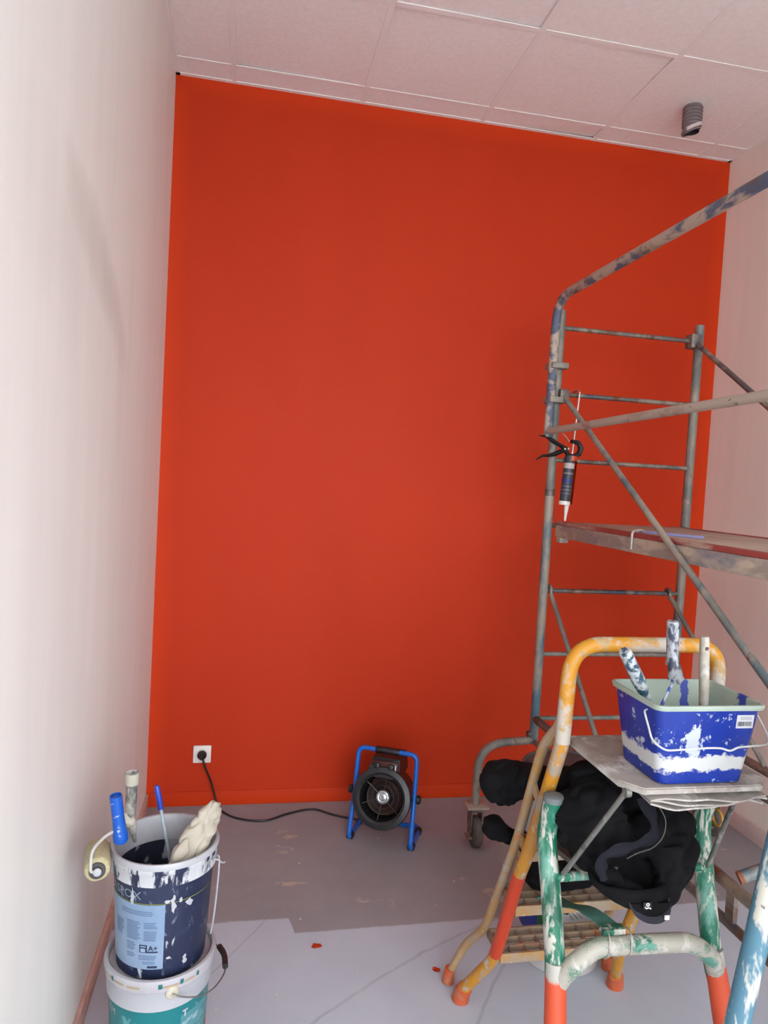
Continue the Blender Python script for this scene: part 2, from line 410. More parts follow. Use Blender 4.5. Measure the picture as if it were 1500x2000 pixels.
cordp = spline([(.256, D - .035, .250), (.272, D - .040, .20), (.30, D - .03, .13), (.325, D - .034, .05), (.345, 3.385, .007), (.424, 3.292, .006), (.553, 3.253, .006), (.664, 3.312, .006), (.789, 3.352, .006), (.882, 3.288, .006), (.964, 3.246, .006), (1.03, 3.20, .02), (1.09, 3.17, .12)], 7)
cord = obj('power_cord', T(cordp, .0048, 8), MAT_BLK, ht)
obj('plug', LT([(.022, 0), (.022, .012), (.017, .026), (.008, .034)], (.252, D - .0135, .256), 24, axis=(0, -1, 0), cap1=True), MAT_BLK, cord)

# ------------------------------------------------------------------ scaffold
KA = .92
PY0, PY1, PXL, PXR, PR = 2.97, 1.12, 1.742, 2.430, .0205
STEEL = srgb(112, 112, 106); CEM = srgb(158, 146, 132); SBL = srgb(84, 106, 116); RUST = srgb(112, 78, 58)
MS = [coated('scaffold_worn_paint', srgb(112, 114, 110), [(SBL, 5, .56, .05, (1, 1, .5)), (CEM, 9, .50, .1, (1, 1, .5)), (RUST, 16, .64, .04, (1, 1, .6))], .6, .2, seed=1),
      coated('scaffold_blue_worn', srgb(74, 106, 122), [(CEM, 7, .53, .06, (1, 1, .35)), (srgb(190, 186, 176), 22, .68, .02, (1, 1, .5)), (RUST, 13, .66, .04, (1, 1, .6))], .55, .1, seed=2),
      coated('scaffold_bare_steel', srgb(110, 106, 104), [(CEM, 12, .52, .08, (1, .5, 1)), (RUST, 9, .57, .06, (1, .5, 1)), (srgb(78, 84, 104), 8, .62, .05, (1, 1, 1))], .5, .5, seed=3),
      coated('scaffold_cement_crust', srgb(176, 160, 146), [(srgb(96, 80, 74), 18, .63, .03, (1, .45, 1)), (srgb(150, 112, 100), 7, .6, .06, (1, .5, 1))], .75, 0, seed=4),
      coated('scaffold_cement_blue', srgb(86, 96, 116), [(srgb(180, 162, 146), 9, .5, .03, (1, .4, 1)), (srgb(104, 82, 66), 8, .6, .05, (1, .4, 1))], .6, .1, seed=5)]
sc = thing('mobile_scaffold', (2.085, 2.05, 0), 'weathered blue and grey tubular scaffold tower on castors by the right wall', 'scaffold')
def sobj(name, bm, m, parent=None, **kw): return obj(name, bm, m, parent or sc, **kw)
for y in (PY0, PY1):
    for x in (PXL, PXR):
        p = sobj('post', T([(x, y, .47), (x, y, 1.62)], PR, 14), MS[1 if (x == PXL) else 0])
        sobj('upper_post', T([(x, y, 1.60), (x, y, 2.42)], PR * .97, 14), MS[0])
        sobj('post_collar', T([(x, y, 1.595), (x, y, 1.625)], PR * 1.1, 14), MS[2], p)
    for z in (2.345, 2.052, 1.757, 1.462, 1.167, .876, .578):
        sobj('rung', T([(PXL, y, z), (PXR, y, z)], .0105, 10), MS[2 if z > 1 else 0])
# guard rail bolted to the left posts
GX = PXL - .040
gp = fillet([(GX, PY0 - .03, 1.855), (GX + .003, PY0 - .03, 2.463), (GX, PY1 - .1, 2.463), (GX, PY1 - .1, 1.855)], .13, 8)
gr = sobj('guard_rail', T(gp, .0195, 14), MS[4])
for z in (2.02, 2.17): sobj('clamp', B(GX - .012, PXL + .026, PY0 - .058, PY0 + .026, z - .013, z + .013, bev=.004), MS[0], gr)
sobj('middle_guard_rail', T([(GX, PY0 - .03, 1.88), (GX, PY1 - .1, 1.90)], .0155, 12), MS[3])
sobj('diagonal_brace', T([(PXL + .02, 2.935, 2.04), (PXL + .012, 1.15, .875)], .0115, 10), MS[0])
sobj('brace_clip', B(PXL + .0, PXL + .045, 2.925, 2.99, 2.02, 2.07, bev=.006), MS[2])
sobj('diagonal_brace', T([(PXR - .025, 2.955, 2.335), (PXR - .02, 1.15, 1.10)], .0115, 10), MS[2])
sobj('brace_clip', B(PXR - .055, PXR + .0, 2.94, 2.995, 2.31, 2.375, bev=.006), MS[2])
sobj('diagonal_brace', T([(PXL + .03, 2.955, 1.155), (PXL + .012, 2.34, .60)], .010, 10), MS[0])
sobj('diagonal_brace', T([(PXR - .065, 2.955, 1.16), (PXR - .01, 2.34, .60)], .010, 10), MS[0])
for x in (PXL + .03, PXR - .065): sobj('brace_hook', T(fillet([(x, 2.99, 1.165), (x, 2.975, 1.19), (x, 2.95, 1.18), (x, 2.95, 1.14)], .02), .009, 8), MS[2])
for x in (PXL, PXR):
    sobj('base_rail', T([(x, PY0, .578), (x, PY1, .578)], .0175, 12), MS[2])
    sobj('base_rail', T([(x, PY0 - .03, .475), (x, PY1, .475)], .0135, 12), MS[2])
    for y in (1.63, 2.15, 2.65): sobj('rail_spacer', B(x - .007, x + .007, y - .016, y + .016, .482, .566), MS[2])
    s = -1 if x == PXL else 1
    for y in (PY0, PY1):
        cx = x + s * .257
        sobj('outrigger', T(fillet([(x, y, .478), (cx, y, .462), (cx + s * .002, y, .19)], .13, 8), .0185, 14), MS[0])
        sobj('outrigger_tie', T([(cx, y, .272), (x + s * .0, y, .268)], .0105, 8), MS[2])
        sobj('bolt', LT([(.016, 0), (.016, .014), (.009, .016)], (x + s * .018, y, .505), 8, axis=(s, 0, 0), cap1=True), MS[2])
        cs = sobj('castor', B(cx - .05, cx + .05, y - .045, y + .045, .178, .19, bev=.003), MS[3])
        bm = bmesh.new(); fx = .024
        for q in (-1, 1):
            box(bm, cx + q * fx - .003, cx + q * fx + .003, y - .028, y + .028, .07, .172)
        box(bm, cx - .027, cx + .027, y - .032, y + .032, .162, .178)
        sobj('castor_fork', bm, MS[2], cs, smooth=False)
        sobj('castor_wheel', LT([(.03, -.0175), (.06, -.0175), (.068, -.012), (.068, .012), (.06, .0175), (.03, .0175)], (cx, y - .012, .068), 28, axis=(1, 0, 0), cap0=True, cap1=True), plain('worn_grey_rubber', srgb(92, 84, 80), .8, var=.25, scale=30), cs)
        sobj('castor_axle', T([(cx - .03, y - .012, .068), (cx + .03, y - .012, .068)], .008, 8), MS[2], cs)
        sobj('brake_pedal', B(cx - .05, cx - .028, y - .06, y - .01, .055, .063, bev=.002), MS[2], cs)
sobj('cross_brace', T([(PXL + .022, 1.63, .605), (2.38, 1.45, .93)], .0165, 12), MS[1])
sobj('rusty_tube_end', T([(PXL + .016, 1.6318, .6022), (PXL + .026, 1.6288, .607)], .0172, 12), plain('raw_rust', srgb(140, 86, 56), .8))
# work platform resting on the rungs
dk = thing('scaffold_platform', (2.085, 2.05, 1.42), 'plywood scaffold deck with a red edge and cement-crusted steel frame', 'platform')
MAT_PLY = coated('dusty_plywood', srgb(168, 142, 124), [(srgb(190, 172, 156), 3.5, .5, .12, (1, .6, 1)), (srgb(120, 96, 86), 12, .7, .03, (1, .5, 1))], .75, 0, bump=.05, seed=6)
MAT_DKF = coated('deck_frame_crust', srgb(152, 138, 130), [(srgb(188, 170, 152), 9, .50, .05, (1, .4, 1.5)), (srgb(124, 122, 130), 7, .60, .06, (1, .5, 1)), (srgb(104, 78, 68), 15, .66, .03, (1, .4, 1))], .75, 0, seed=7)
X0, X1, Y0, Y1 = PXL + .030, PXR - .030, PY1 + .04, PY0 - .018
obj('deck_board', B(X0 + .02, X1 - .02, Y0, Y1, 1.468, 1.481, bev=.001), MAT_PLY, dk)
for xa, xb in ((X0, X0 + .045), (X1 - .045, X1)):
    obj('red_edge_strip', B(xa, xb, Y0, Y1, 1.4685, 1.4835, bev=.001), coated('red_edge_paint', srgb(150, 62, 56), [(srgb(176, 150, 136), 11, .6, .05, (1, .35, 1))], .6, seed=8), dk)
    obj('side_rail', B(xa, xa + .045, Y0, Y1, 1.413, 1.468, bev=.003), MAT_DKF, dk)
for ya in (Y1 - .03, Y0): obj('end_rail', B(X0 + .045, X1 - .045, ya, ya + .03, 1.415, 1.468), MAT_DKF, dk, smooth=False)
for x in (X0 + .022, X1 - .022):
    obj('rung_hook', T(fillet([(x, Y1 - .02, 1.44), (x, PY0 - .002, 1.475), (x, PY0 + .018, 1.474), (x, PY0 + .018, 1.452)], .01), .0085, 8), MS[2], dk)
    obj('rung_hook', T(fillet([(x, Y0 + .02, 1.44), (x, PY1 + .002, 1.475), (x, PY1 - .018, 1.474), (x, PY1 - .018, 1.452)], .01), .0085, 8), MS[2], dk)
    obj('lower_lug', B(x - .02, x + .02, Y1 - .05, Y1 - .01, 1.39, 1.415, bev=.003), MAT_DKF, dk)
yb = 2.30
obj('deck_catch', T(fillet([(X0 - .006, yb, 1.425), (X0 - .006, yb, 1.49), (X0 + .035, yb + .01, 1.496), (X0 + .05, yb + .02, 1.488)], .012), .005, 8), plain('pale_steel_hook', srgb(180, 168, 158), .5, .3), dk, label='pale bent steel catch')
ru = B(-.115, .115, -.018, .018, 0, .009, bev=.001)
bmesh.ops.rotate(ru, cent=(0, 0, 0), matrix=Matrix.Rotation(math.radians(-61), 3, 'Z'), verts=ru.verts)
bmesh.ops.translate(ru, vec=(1.911, 2.289, 1.4815), verts=ru.verts)
finish(obj('straightedge', ru, plain('lavender_plastic', srgb(150, 150, 198), .4, var=.04), loc=(1.911, 2.289, 1.4815)), 'thin flat lavender-blue strip lying on the scaffold deck', 'ruler')

# ------------------------------------------------------------------ caulking gun hanging on a rung
cg = thing('caulking_gun', (1.815, 2.94, 1.485), 'black and orange caulking gun hanging nose down from a scaffold rung', 'caulking gun')
a, b = V((1.838, 2.936, 2.062)), V((1.808, 2.936, 1.565)); dv = (b - a).normalized(); sdv = V((dv.z, 0, -dv.x))
def cgp(t, o=0.0, y=0.0): return a + dv * t + sdv * o + V((0, y, 0))       # along the rod, sideways (+ = left)
MAT_ROD = plain('zinc_rod', srgb(188, 176, 170), .35, .6)
obj('plunger_rod', T([cgp(-.004, .0, .065), cgp(-.012, 0, .055), cgp(-.012, 0, .02), cgp(0, 0, 0), cgp(.30, 0, 0)], .0042, 8), MAT_ROD, cg)
def frame_poly(pts, y0, y1):
    bm = bmesh.new(); n = len(pts)
    f0 = [bm.verts.new(cgp(t, o, y0)) for t, o in pts]; f1 = [bm.verts.new(cgp(t, o, y1)) for t, o in pts]
    bm.faces.new(f0); bm.faces.new(f1[::-1])
    for i in range(n): bm.faces.new((f0[i], f1[i], f1[(i + 1) % n], f0[(i + 1) % n]))
    return bm
bm = bmesh.new(); tube(bm, [cgp(.220, .012), cgp(.222, -.022), cgp(.245, -.038), cgp(.272, -.032), cgp(.287, -.008), cgp(.283, .018), cgp(.262, .035)], [.011, .014, .016, .015, .014, .013, .013], 10, flat=.8)
obj('gun_body', bm, MAT_BLK, cg)
obj('fixed_handle', T([cgp(.258, .03), cgp(.244, .062), cgp(.228, .10), cgp(.212, .135), cgp(.214, .165)], [.013, .012, .013, .009, .003], 10, flat=.7), MAT_BLK, cg)
obj('trigger', T([cgp(.257, .028), cgp(.273, .06), cgp(.287, .085), cgp(.297, .115), cgp(.300, .14), cgp(.322, .168)], [.01, .015, .014, .010, .008, .003], 10, flat=.7), MAT_BLK, cg)
obj('release_lever', T([cgp(.222, .02), cgp(.207, .035), cgp(.192, .055)], .0025, 6), MAT_ROD, cg)
for t, o in ((.255, .026), (.258, .042)): obj('rivet', LT([(.006, 0), (.004, .003)], cgp(t, o, -.011), 10, axis=(0, -1, 0), cap1=True), MAT_ROD, cg)
MAT_ORG = plain('orange_steel', srgb(196, 66, 12), .4)
bm = bmesh.new(); tube(bm, [cgp(.285), cgp(.306)], .026, 20); obj('front_collar', bm, MAT_ORG, cg)
cr = bmesh.new(); pts = []
for t in (.285, .50):
    for i in range(9):
        an = math.radians(-10 - 120 * i / 8 + 30); pts.append(cr.verts.new(cgp(t, -.027 * math.cos(an) + .001, -.027 * math.sin(an) * 1.0)))
for i in range(8): cr.faces.new((pts[i], pts[i + 1], pts[i + 10], pts[i + 9]))
bmesh.ops.solidify(cr, geom=cr.faces[:], thickness=.002)
obj('cradle', cr, MAT_ORG, cg)
ct = obj('cartridge', T([cgp(.285, .008), cgp(.49, .008)], .0235, 20), plain('cartridge_dark', srgb(52, 56, 66), .45), cg)
for t0, t1, c in ((.318, .342, (186, 170, 168)), (.388, .404, (34, 48, 118)), (.36, .368, (120, 116, 118)), (.42, .424, (110, 112, 122)), (.436, .44, (110, 112, 122)), (.452, .456, (110, 112, 122))):
    obj('cartridge_band', T([cgp(t0, .008), cgp(t1, .008)], .0239, 20), plain('band_%d_%d' % c[:2], srgb(*c), .5), ct)
obj('cartridge_cap', T([cgp(.488, .008), cgp(.505, .008)], .0245, 20), MAT_WPL, ct)
obj('nozzle', T([cgp(.505, -.004), cgp(.512, -.004), cgp(.576, -.004)], [.011, .0105, .0045], 14), MAT_WPL, cg)

# ------------------------------------------------------------------ stepladder
KA = .62
SPL = srgb(214, 204, 190)
def two_tone(name, lo, hi, zcut, coats, seed, rough=.5):
    """tube paint that changes colour at a height (a dipped or repainted lower length)"""
    k = NT(name, rough); x, y, z = k.xyz(); col = hi
    for i, (c, s_, th, so_, st) in enumerate(coats):
        col = k.mix(k.ramp(k.noise(s_, 6, .65, st, (seed * 3 + i * 7.3, seed + i * 2, i), .3), th - so_, th + so_), col, c)
    lowc = k.mix(k.ramp(k.noise(26, 4, .6, (1, 1, .5), (seed, 2, 3)), .68, .71), lo, SPL)
    col = k.mix(k.ramp(k.math('ADD', z, k.math('MULTIPLY', k.math('SUBTRACT', k.noise(30, 3), .5), .03)), zcut - .004, zcut + .004, 1, 0), col, lowc)
    k.color(col); return k.m
YEL = srgb(232, 160, 30); ORR = srgb(232, 74, 30)
MAT_Y = coated('yellow_splattered_paint', YEL, [(srgb(216, 150, 66), 6, .56, .06, (1, 1, .5)), (SPL, 44, .59, .02, (1, 1, .55)), (srgb(196, 176, 152), 18, .57, .03, (1, 1, .4))], .5, seed=11)
MAT_YW = coated('yellow_white_crusted', srgb(230, 158, 36), [(srgb(216, 204, 190), 15, .5, .04, (.5, 1, .6)), (srgb(206, 172, 118), 28, .60, .03, (1, 1, 1)), (srgb(170, 150, 132), 44, .66, .02, (1, 1, 1))], .55, seed=12)
MAT_TAN = coated('tan_dusty_paint', srgb(206, 156, 92), [(srgb(196, 176, 152), 12, .5, .09, (1, 1, 1)), (SPL, 40, .64, .02, (1, 1, 1)), (srgb(218, 120, 74), 8, .66, .05, (1, 1, 1))], .65, seed=13)
MAT_TRD = coated('tread_dust', srgb(188, 160, 128), [(srgb(168, 144, 122), 10, .5, .1, (1, 1, 1)), (srgb(214, 132, 88), 9, .66, .06, (1, 1, 1))], .75, seed=14)
MAT_ORF = coated('orange_foot_rubber', srgb(226, 104, 62), [(srgb(214, 138, 104), 22, .55, .08, (1, 1, 1)), (SPL, 40, .68, .02, (1, 1, 1))], .65, seed=15)
GRN = srgb(16, 122, 92)
gco = [(srgb(120, 180, 160), 14, .57, .05, (1, 1, .3)), (srgb(222, 216, 204), 42, .525, .03, (1, 1, .3)), (srgb(10, 96, 70), 9, .64, .04, (1, 1, .4))]
MAT_G = coated('green_splattered_paint', GRN, gco, .45, seed=16)
MAT_GW = coated('green_white_crusted', srgb(22, 126, 98), [(srgb(196, 190, 176), 11, .46, .05, (.6, 1, .8)), (srgb(222, 216, 206), 26, .56, .04, (1, 1, .6)), (srgb(100, 164, 144), 21, .60, .03, (.7, 1, 1)), (srgb(150, 136, 122), 40, .66, .02, (1, 1, 1))], .5, seed=17)
MAT_GO = two_tone('green_over_orange', srgb(232, 86, 44), GRN, .458, [(srgb(206, 202, 190), 12, .48, .06, (1, 1, .3)), (srgb(150, 196, 180), 14, .58, .05, (1, 1, .3))], 18)
MAT_YO = two_tone('yellow_over_orange', srgb(232, 72, 24), YEL, .645, [(srgb(214, 164, 92), 8, .55, .06, (1, 1, .5)), (SPL, 30, .61, .03, (1, 1, .5))], 19)
LX, RX = 1.20, 1.61
ld = thing('stepladder', (1.405, 1.75, 0), 'paint-splattered yellow and green platform stepladder with grated treads', 'stepladder')
def l(name, bm, m, parent=None, **kw): return obj(name, bm, m, parent or ld, **kw)
RR = .0185
hoop = fillet([(LX, 1.594, 1.00), (LX, 1.578, 1.25), (RX, 1.578, 1.25), (RX, 1.594, 1.00)], .085, 9)
l('handrail_hoop', T(hoop, RR * 1.02, 16), MAT_YW, label='white-crusted yellow handrail hoop')
for x, s in ((LX, -1), (RX, 1)):
    main = l('front_rail', T(fillet([(x, 1.594, 1.005), (x, 1.600, .985), (x, 1.668, .823), (x, 1.742, .652), (x, 1.80, .545)], .04, 4), RR, 16), MAT_Y)
    l('front_rail_lower', T(fillet([(x, 1.797, .55), (x, 1.905, .29), (x, 1.935, .225)], .02, 3), RR * 1.03, 16), plain('fresh_orange_paint', srgb(232, 72, 24), .4, var=.04) if s < 0 else MAT_Y, label='freshly painted orange rail' if s < 0 else None)
    l('front_rail_foot', T(fillet([(x, 1.932, .232), (x + s * .003, 1.945, .20), (x + s * .058, 2.045, .035)], .05, 5), RR * .98, 14), MAT_Y)
    l('rear_rail', T(fillet([(x, 1.592, 1.125), (x, 1.603, 1.045), (x, 1.70, .955), (x, 1.829, .63), (x, 2.035, .235), (x + s * .03, 2.115, .14), (x + s * .075, 2.128, .03)], .05, 5), .0135, 12), MAT_TAN)
    l('rubber_foot', T([(x + s * .052, 2.032, .052), (x + s * .0585, 2.045, .03), (x + s * .061, 2.05, .004)], [.023, .026, .028], 14), MAT_ORF)
    l('rubber_foot', T([(x + s * .073, 2.127, .05), (x + s * .076, 2.13, .025), (x + s * .078, 2.13, .003)], [.017, .019, .02], 14), MAT_ORF)
    l('rail_link', T([(x, 1.60, 1.04), (x, 1.66, .975), (x, 1.70, .955)], .010, 8), MAT_TAN)
    # brackets tying the two rails, at hinge and third step
    l('rail_bracket', ribbon(bmesh.new(), [(x - s * .0, 1.75, .835), (x, 1.70, .79), (x, 1.645, .745)], (.006, 0, 0), .03), MAT_TAN)
    l('hinge_plate', ribbon(bmesh.new(), [(x - s * .012, 1.70, .80), (x - s * .014, 1.655, .765), (x - s * .014, 1.60, .775)], (.007, 0, 0), .035), MAT_TAN)
    l('rail_bracket', ribbon(bmesh.new(), [(x, 1.83, .655), (x, 1.79, .64), (x, 1.75, .612)], (.007, 0, 0), .03), MAT_TAN)
# grated treads
def tread(z, y0, y1, front):
    t = l('tread', B(LX + .012, RX - .012, y0 - .004, y0 + .004, z - .03, z, bev=.0015), front)
    l('tread_edge', B(LX + .012, RX - .012, y1 - .004, y1 + .004, z - .026, z), MAT_TRD, t, smooth=False)
    for x in (LX + .012, RX - .018): l('tread_end', B(x, x + .006, y0, y1, z - .026, z), MAT_TRD, t, smooth=False)
    n = 2
    for i in range(1, n + 1):
        y = y0 + (y1 - y0) * i / (n + 1); l('tread_slat', B(LX + .014, RX - .014, y - .003, y + .003, z - .022, z - .001), MAT_TRD, t, smooth=False)
    for i in range(1, 8):
        x = LX + (RX - LX) * i / 8; l('tread_cross_slat', B(x - .0022, x + .0022, y0, y1, z - .02, z - .002), MAT_TRD, t, smooth=False)
tread(.232, 1.925, 2.040, MAT_TAN); tread(.432, 1.838, 1.945, MAT_TAN); tread(.640, 1.752, 1.840, MAT_TAN)
# green prop
gl = [(1.187, 1.594, .863), (1.180, 1.602, .76), (1.183, 1.568, .64), (1.188, 1.535, .50), (1.186, 1.512, .40)]
grr = [(1.622, 1.594, .863), (1.612, 1.606, .77), (1.612, 1.575, .64), (1.618, 1.535, .47), (1.626, 1.512, .40)]
for pts, foot in ((gl, (1.176, 1.432, .0)), (grr, (1.682, 1.432, .0))):
    l('prop_leg', T(spline(pts, 5), [.0245] * 21, 16), MAT_G)
    d = V(foot) - V(pts[-1])
    l('prop_leg_lower', T([V(pts[-1]) - d * .22 + V((0, -.002, 0)), V(pts[-1]) + d * .25, V(foot) + V((0, 0, .012))], [.0245, .0275, .0275], 16), MAT_GO)
    l('prop_foot', T([V(foot) + V((0, 0, .03)) - d * .0, V(foot)], .031, 16), MAT_BLK)
    l('end_cap', LT([(.0255, -.012), (.0255, .002), (.021, .005)], V(pts[0]) + V((0, 0, .001)), 16, cap1=True), plain('grey_end_plug', srgb(120, 126, 128), .6))
l('prop_arch', T(fillet([(1.187, 1.524, .425), (1.205, 1.508, .472), (1.222, 1.500, .497), (1.272, 1.497, .540), (1.53, 1.497, .533), (1.590, 1.500, .487), (1.606, 1.508, .462), (1.624, 1.524, .425)], .08, 7), .0225, 16), MAT_GW, label='white-crusted green arched crossbar')
l('prop_crossbar', T([(1.186, 1.568, .672), (1.612, 1.572, .678)], .0115, 12), MAT_G)
for x in (1.295, 1.352): l('wire_tie', T([(x + .004 * math.sin(t), 1.497 + .025 * math.cos(t),   .540 + .025 * math.sin(t) + (.012 if math.sin(t) > .5 else 0)) for t in (i * math.pi / 9 for i in range(19))], .0016, 6), MAT_ROD)
l('tie_plate', B(1.292, 1.350, 1.497, 1.522, .563, .577, bev=.002), MAT_G)
stp = [(1.325, 1.510, .571), (1.30, 1.60, .565), (1.295, 1.70, .515), (1.305, 1.83, .462), (1.305, 1.855, .438)]
l('webbing_strap', ribbon(bmesh.new(), spline(stp, 5), (.046, 0, .004), .002), plain('teal_webbing', srgb(84, 142, 128), .8), label='pale green webbing strap')
# platform
MAT_PLT = coated('platform_white_crust', srgb(196, 186, 178), [(srgb(162, 148, 140), 7, .5, .1, (1, 1, 1)), (srgb(238, 234, 228), 11, .58, .05, (1, 1, 1)), (srgb(150, 120, 100), 30, .68, .02, (1, 1, 1))], .65, seed=20)
bm = bmesh.new(); ol = [(1.226, 1.640), (1.226, 1.375), (1.262, 1.328), (1.548, 1.328), (1.586, 1.375), (1.586, 1.640)]
a_ = [bm.verts.new((x, y, .985)) for x, y in ol]; b_ = [bm.verts.new((x, y, 1.0)) for x, y in ol]
bm.faces.new(a_[::-1]); bm.faces.new(b_)
for i in range(6): bm.faces.new((a_[i], a_[(i + 1) % 6], b_[(i + 1) % 6], b_[i]))
bmesh.ops.bevel(bm, geom=bm.edges[:], offset=.003, segments=2, affect='EDGES')
l('platform_board', bm, MAT_PLT)
for q, (za, am, ph, x0, x1) in enumerate(((.976, .004, .3, 1.275, 1.556), (.967, .007, 1.6, 1.285, 1.558), (.960, .009, 2.4, 1.282, 1.548))):
    pth = [(x0 + (x1 - x0) * i / 16, 1.345 + .006 * math.sin(i * .9 + ph) + .004 * q, za + am * math.sin(i * .42 + ph)) for i in range(17)]
    l('crusted_fold', ribbon(bmesh.new(), pth, (0, .05, .004), .004), MAT_PLT)
MAT_ZN = coated('paint_flecked_steel_rod', srgb(140, 140, 134), [(SPL, 26, .58, .04, (1, 1, .6)), (srgb(84, 78, 70), 18, .62, .04, (1, 1, .6))], .45, .4, seed=21)
for xa, xb in ((1.243, 1.203), (1.52, 1.597)):
    l('brace_rod', T([(xa, 1.362, .982), (xb, 1.548, .692)], .0062, 10), MAT_ZN)
    l('rod_lug', LT([(.011, -.006), (.011, .006)], (xa, 1.362, .978), 12, axis=(1, 0, 0), cap0=True, cap1=True), MAT_ZN)
for x in (1.225, 1.642): l('pivot_ring', T([(x + .004, 1.59 + .02 * math.cos(t), .795 + .02 * math.sin(t)) for t in (i * math.pi / 8 for i in range(17))], .0035, 8), MAT_Y)
# board across the frame
bd = bmesh.new(); ob = [(1.246, 1.545), (1.262, 1.532), (1.335, 1.532), (1.348, 1.545), (1.348, 1.845), (1.246, 1.845)]
a_ = [bd.verts.new((x, y, .6895)) for x, y in ob]; b_ = [bd.verts.new((x, y, .703)) for x, y in ob]
bd.faces.new(a_[::-1]); bd.faces.new(b_)
for i in range(6): bd.faces.new((a_[i], a_[(i + 1) % 6], b_[(i + 1) % 6], b_[i]))
for v in bd.verts: v.co.z -= (v.co.y - 1.57) * .17
pl = thing('plank', (1.297, 1.68, .64), 'short grey worn plank under the jacket inside the stepladder', 'plank')
obj('board', bd, coated('grey_worn_wood', srgb(122, 116, 110), [(srgb(150, 142, 132), 14, .55, .08, (3, .4, 1)), (srgb(186, 150, 116), 8, .66, .04, (1, 1, 1))], .8, seed=22), pl, smooth=False)
obj('batten', B(1.275, 1.315, 1.536, 1.552, .668, .692, bev=.002), plain('plank_batten', srgb(170, 160, 148), .8), pl)

# ------------------------------------------------------------------ blue paint tub on the platform
TC = V((1.405, 1.418, 1.0005)); TH = .180
def rrect(hx, hy, rad, z, n=5, cx=0, cy=0):
    out = []
    for sx, sy, a0 in ((1, 1, 0), (-1, 1, 90), (-1, -1, 180), (1, -1, 270)):
        for i in range(n + 1):
            t = math.radians(a0 + 90 * i / n); out.append((cx + sx * (hx - rad) + rad * math.cos(t), cy + sy * (hy - rad) + rad * math.sin(t), z))
    return out
def loft(bm, rings, mats=None):
    R = [[bm.verts.new(V(p)) for p in r] for r in rings]; n = len(R[0])
    for q, (a, b) in enumerate(zip(R, R[1:])):
        for j in range(n):
            f = bm.faces.new((a[j], a[(j + 1) % n], b[(j + 1) % n], b[j]))
            if mats: f.material_index = mats[q]
    return R
def m_tub():
    k = NT('blue_tub_plastic', .38); x, y, z = k.xyz()
    n1 = k.noise(16, 6, .7, (1, 1, 1), (1, 2, 3)); ed = k.math('MULTIPLY', k.math('SUBTRACT', k.noise(40, 6, .75, (1, 1, 1.6)), .5), .05)
    zz = k.math('ADD', z, ed)
    band = k.math('MULTIPLY', k.ramp(zz, .030, .034), k.ramp(zz, .062, .067, 1, 0))
    col = k.mix(k.ramp(k.noise(9, 3), .3, .7), srgb(0, 42, 150), srgb(3, 56, 172))
    col = k.mix(k.ramp(k.noise(30, 6, .75, (1, 1, 1), (4, 8, 1)), .60, .62), col, srgb(196, 204, 220))
    px = k.math('POWER', k.math('DIVIDE', k.math('ADD', x, .035), .028), 2); pz = k.math('POWER', k.math('DIVIDE', k.math('SUBTRACT', z, .092), .040), 2)
    pr = k.math('ADD', k.math('ADD', px, pz), k.math('MULTIPLY', k.math('SUBTRACT', k.noise(34, 6, .75, (1, 1, .6), (7, 1, 2)), .5), 6.5))
    front = k.ramp(y, -.05, -.06)
    col = k.mix(k.math('MULTIPLY', k.ramp(pr, .7, .8, 1, 0), front), col, srgb(212, 218, 228))
    col = k.mix(band, col, srgb(226, 226, 224))
    k.color(col); return k.m
def m_tubin():
    k = NT('pale_green_paint_residue', .5); x, y, z = k.xyz()
    st = k.math('MULTIPLY', k.ramp(k.math('ABSOLUTE', k.math('SUBTRACT', k.math('ADD', y, k.math('MULTIPLY', k.noise(22, 5), .03)), -.012)), .014, .017, 1, 0), k.ramp(x, .08, .09))
    st2 = k.math('MULTIPLY', k.ramp(k.math('ABSOLUTE', k.math('SUBTRACT', k.math('ADD', x, k.math('MULTIPLY', k.noise(26, 5), .03)), .078)), .010, .013, 1, 0), k.ramp(y, .07, .08))
    f = k.math('MULTIPLY', k.math('MAXIMUM', st, st2), k.ramp(k.noise(30, 4), .38, .45))
    col = k.mix(k.ramp(k.noise(12, 4), .35, .65), srgb(172, 188, 172), srgb(186, 200, 186))
    k.color(k.mix(f, col, srgb(30, 66, 176))); return k.m
tb = thing('paint_tub', tuple(TC), 'blue rectangular paint tub with white paint stripes on the stepladder platform', 'tub')
MT, MI = m_tub(), m_tubin(); bm = bmesh.new()
bx, by, tx, ty_ = .104, .080, .134, .104
rings = [rrect(bx - .012, by - .012, .015, 0), rrect(bx - .002, by - .002, .02, .003), rrect(bx, by, .022, .010), rrect(tx - .008, ty_ - .008, .022, TH - .012), rrect(tx - .002, ty_ - .002, .022, TH - .011), rrect(tx, ty_, .022, TH - .004), rrect(tx - .001, ty_ - .001, .022, TH), rrect(tx - .006, ty_ - .006, .022, TH + .0005), rrect(tx - .010, ty_ - .010, .02, TH - .004), rrect(bx - .003, by - .003, .02, .012), rrect(bx - .015, by - .015, .015, .006)]
R = loft(bm, rings, [0, 0, 0, 0, 1, 1, 1, 1, 1, 1]); bm.faces.new(R[0][::-1]); f = bm.faces.new(R[-1]); f.material_index = 1
obj('tub_body', bm, [MT, MI], tb, local=True)
hp = [(-tx + .008, -.052, TH - .022), (-tx - .004, -.06, TH - .022), (-tx - .004, -.098, TH - .075), (-tx + .015, -.118, TH - .088), (-.02, -.120, TH - .083), (.012, -.120, TH - .084), (.03, -.122, TH - .091), (.048, -.120, TH - .083), (tx - .005, -.112, TH - .082), (tx + .012, -.09, TH - .07), (tx + .004, -.05, TH - .022), (tx - .008, -.05, TH - .022)]
obj('wire_handle', T(fillet(hp, .012, 4), .0022, 8), plain('white_coated_wire', srgb(222, 222, 218), .4), tb, local=True)
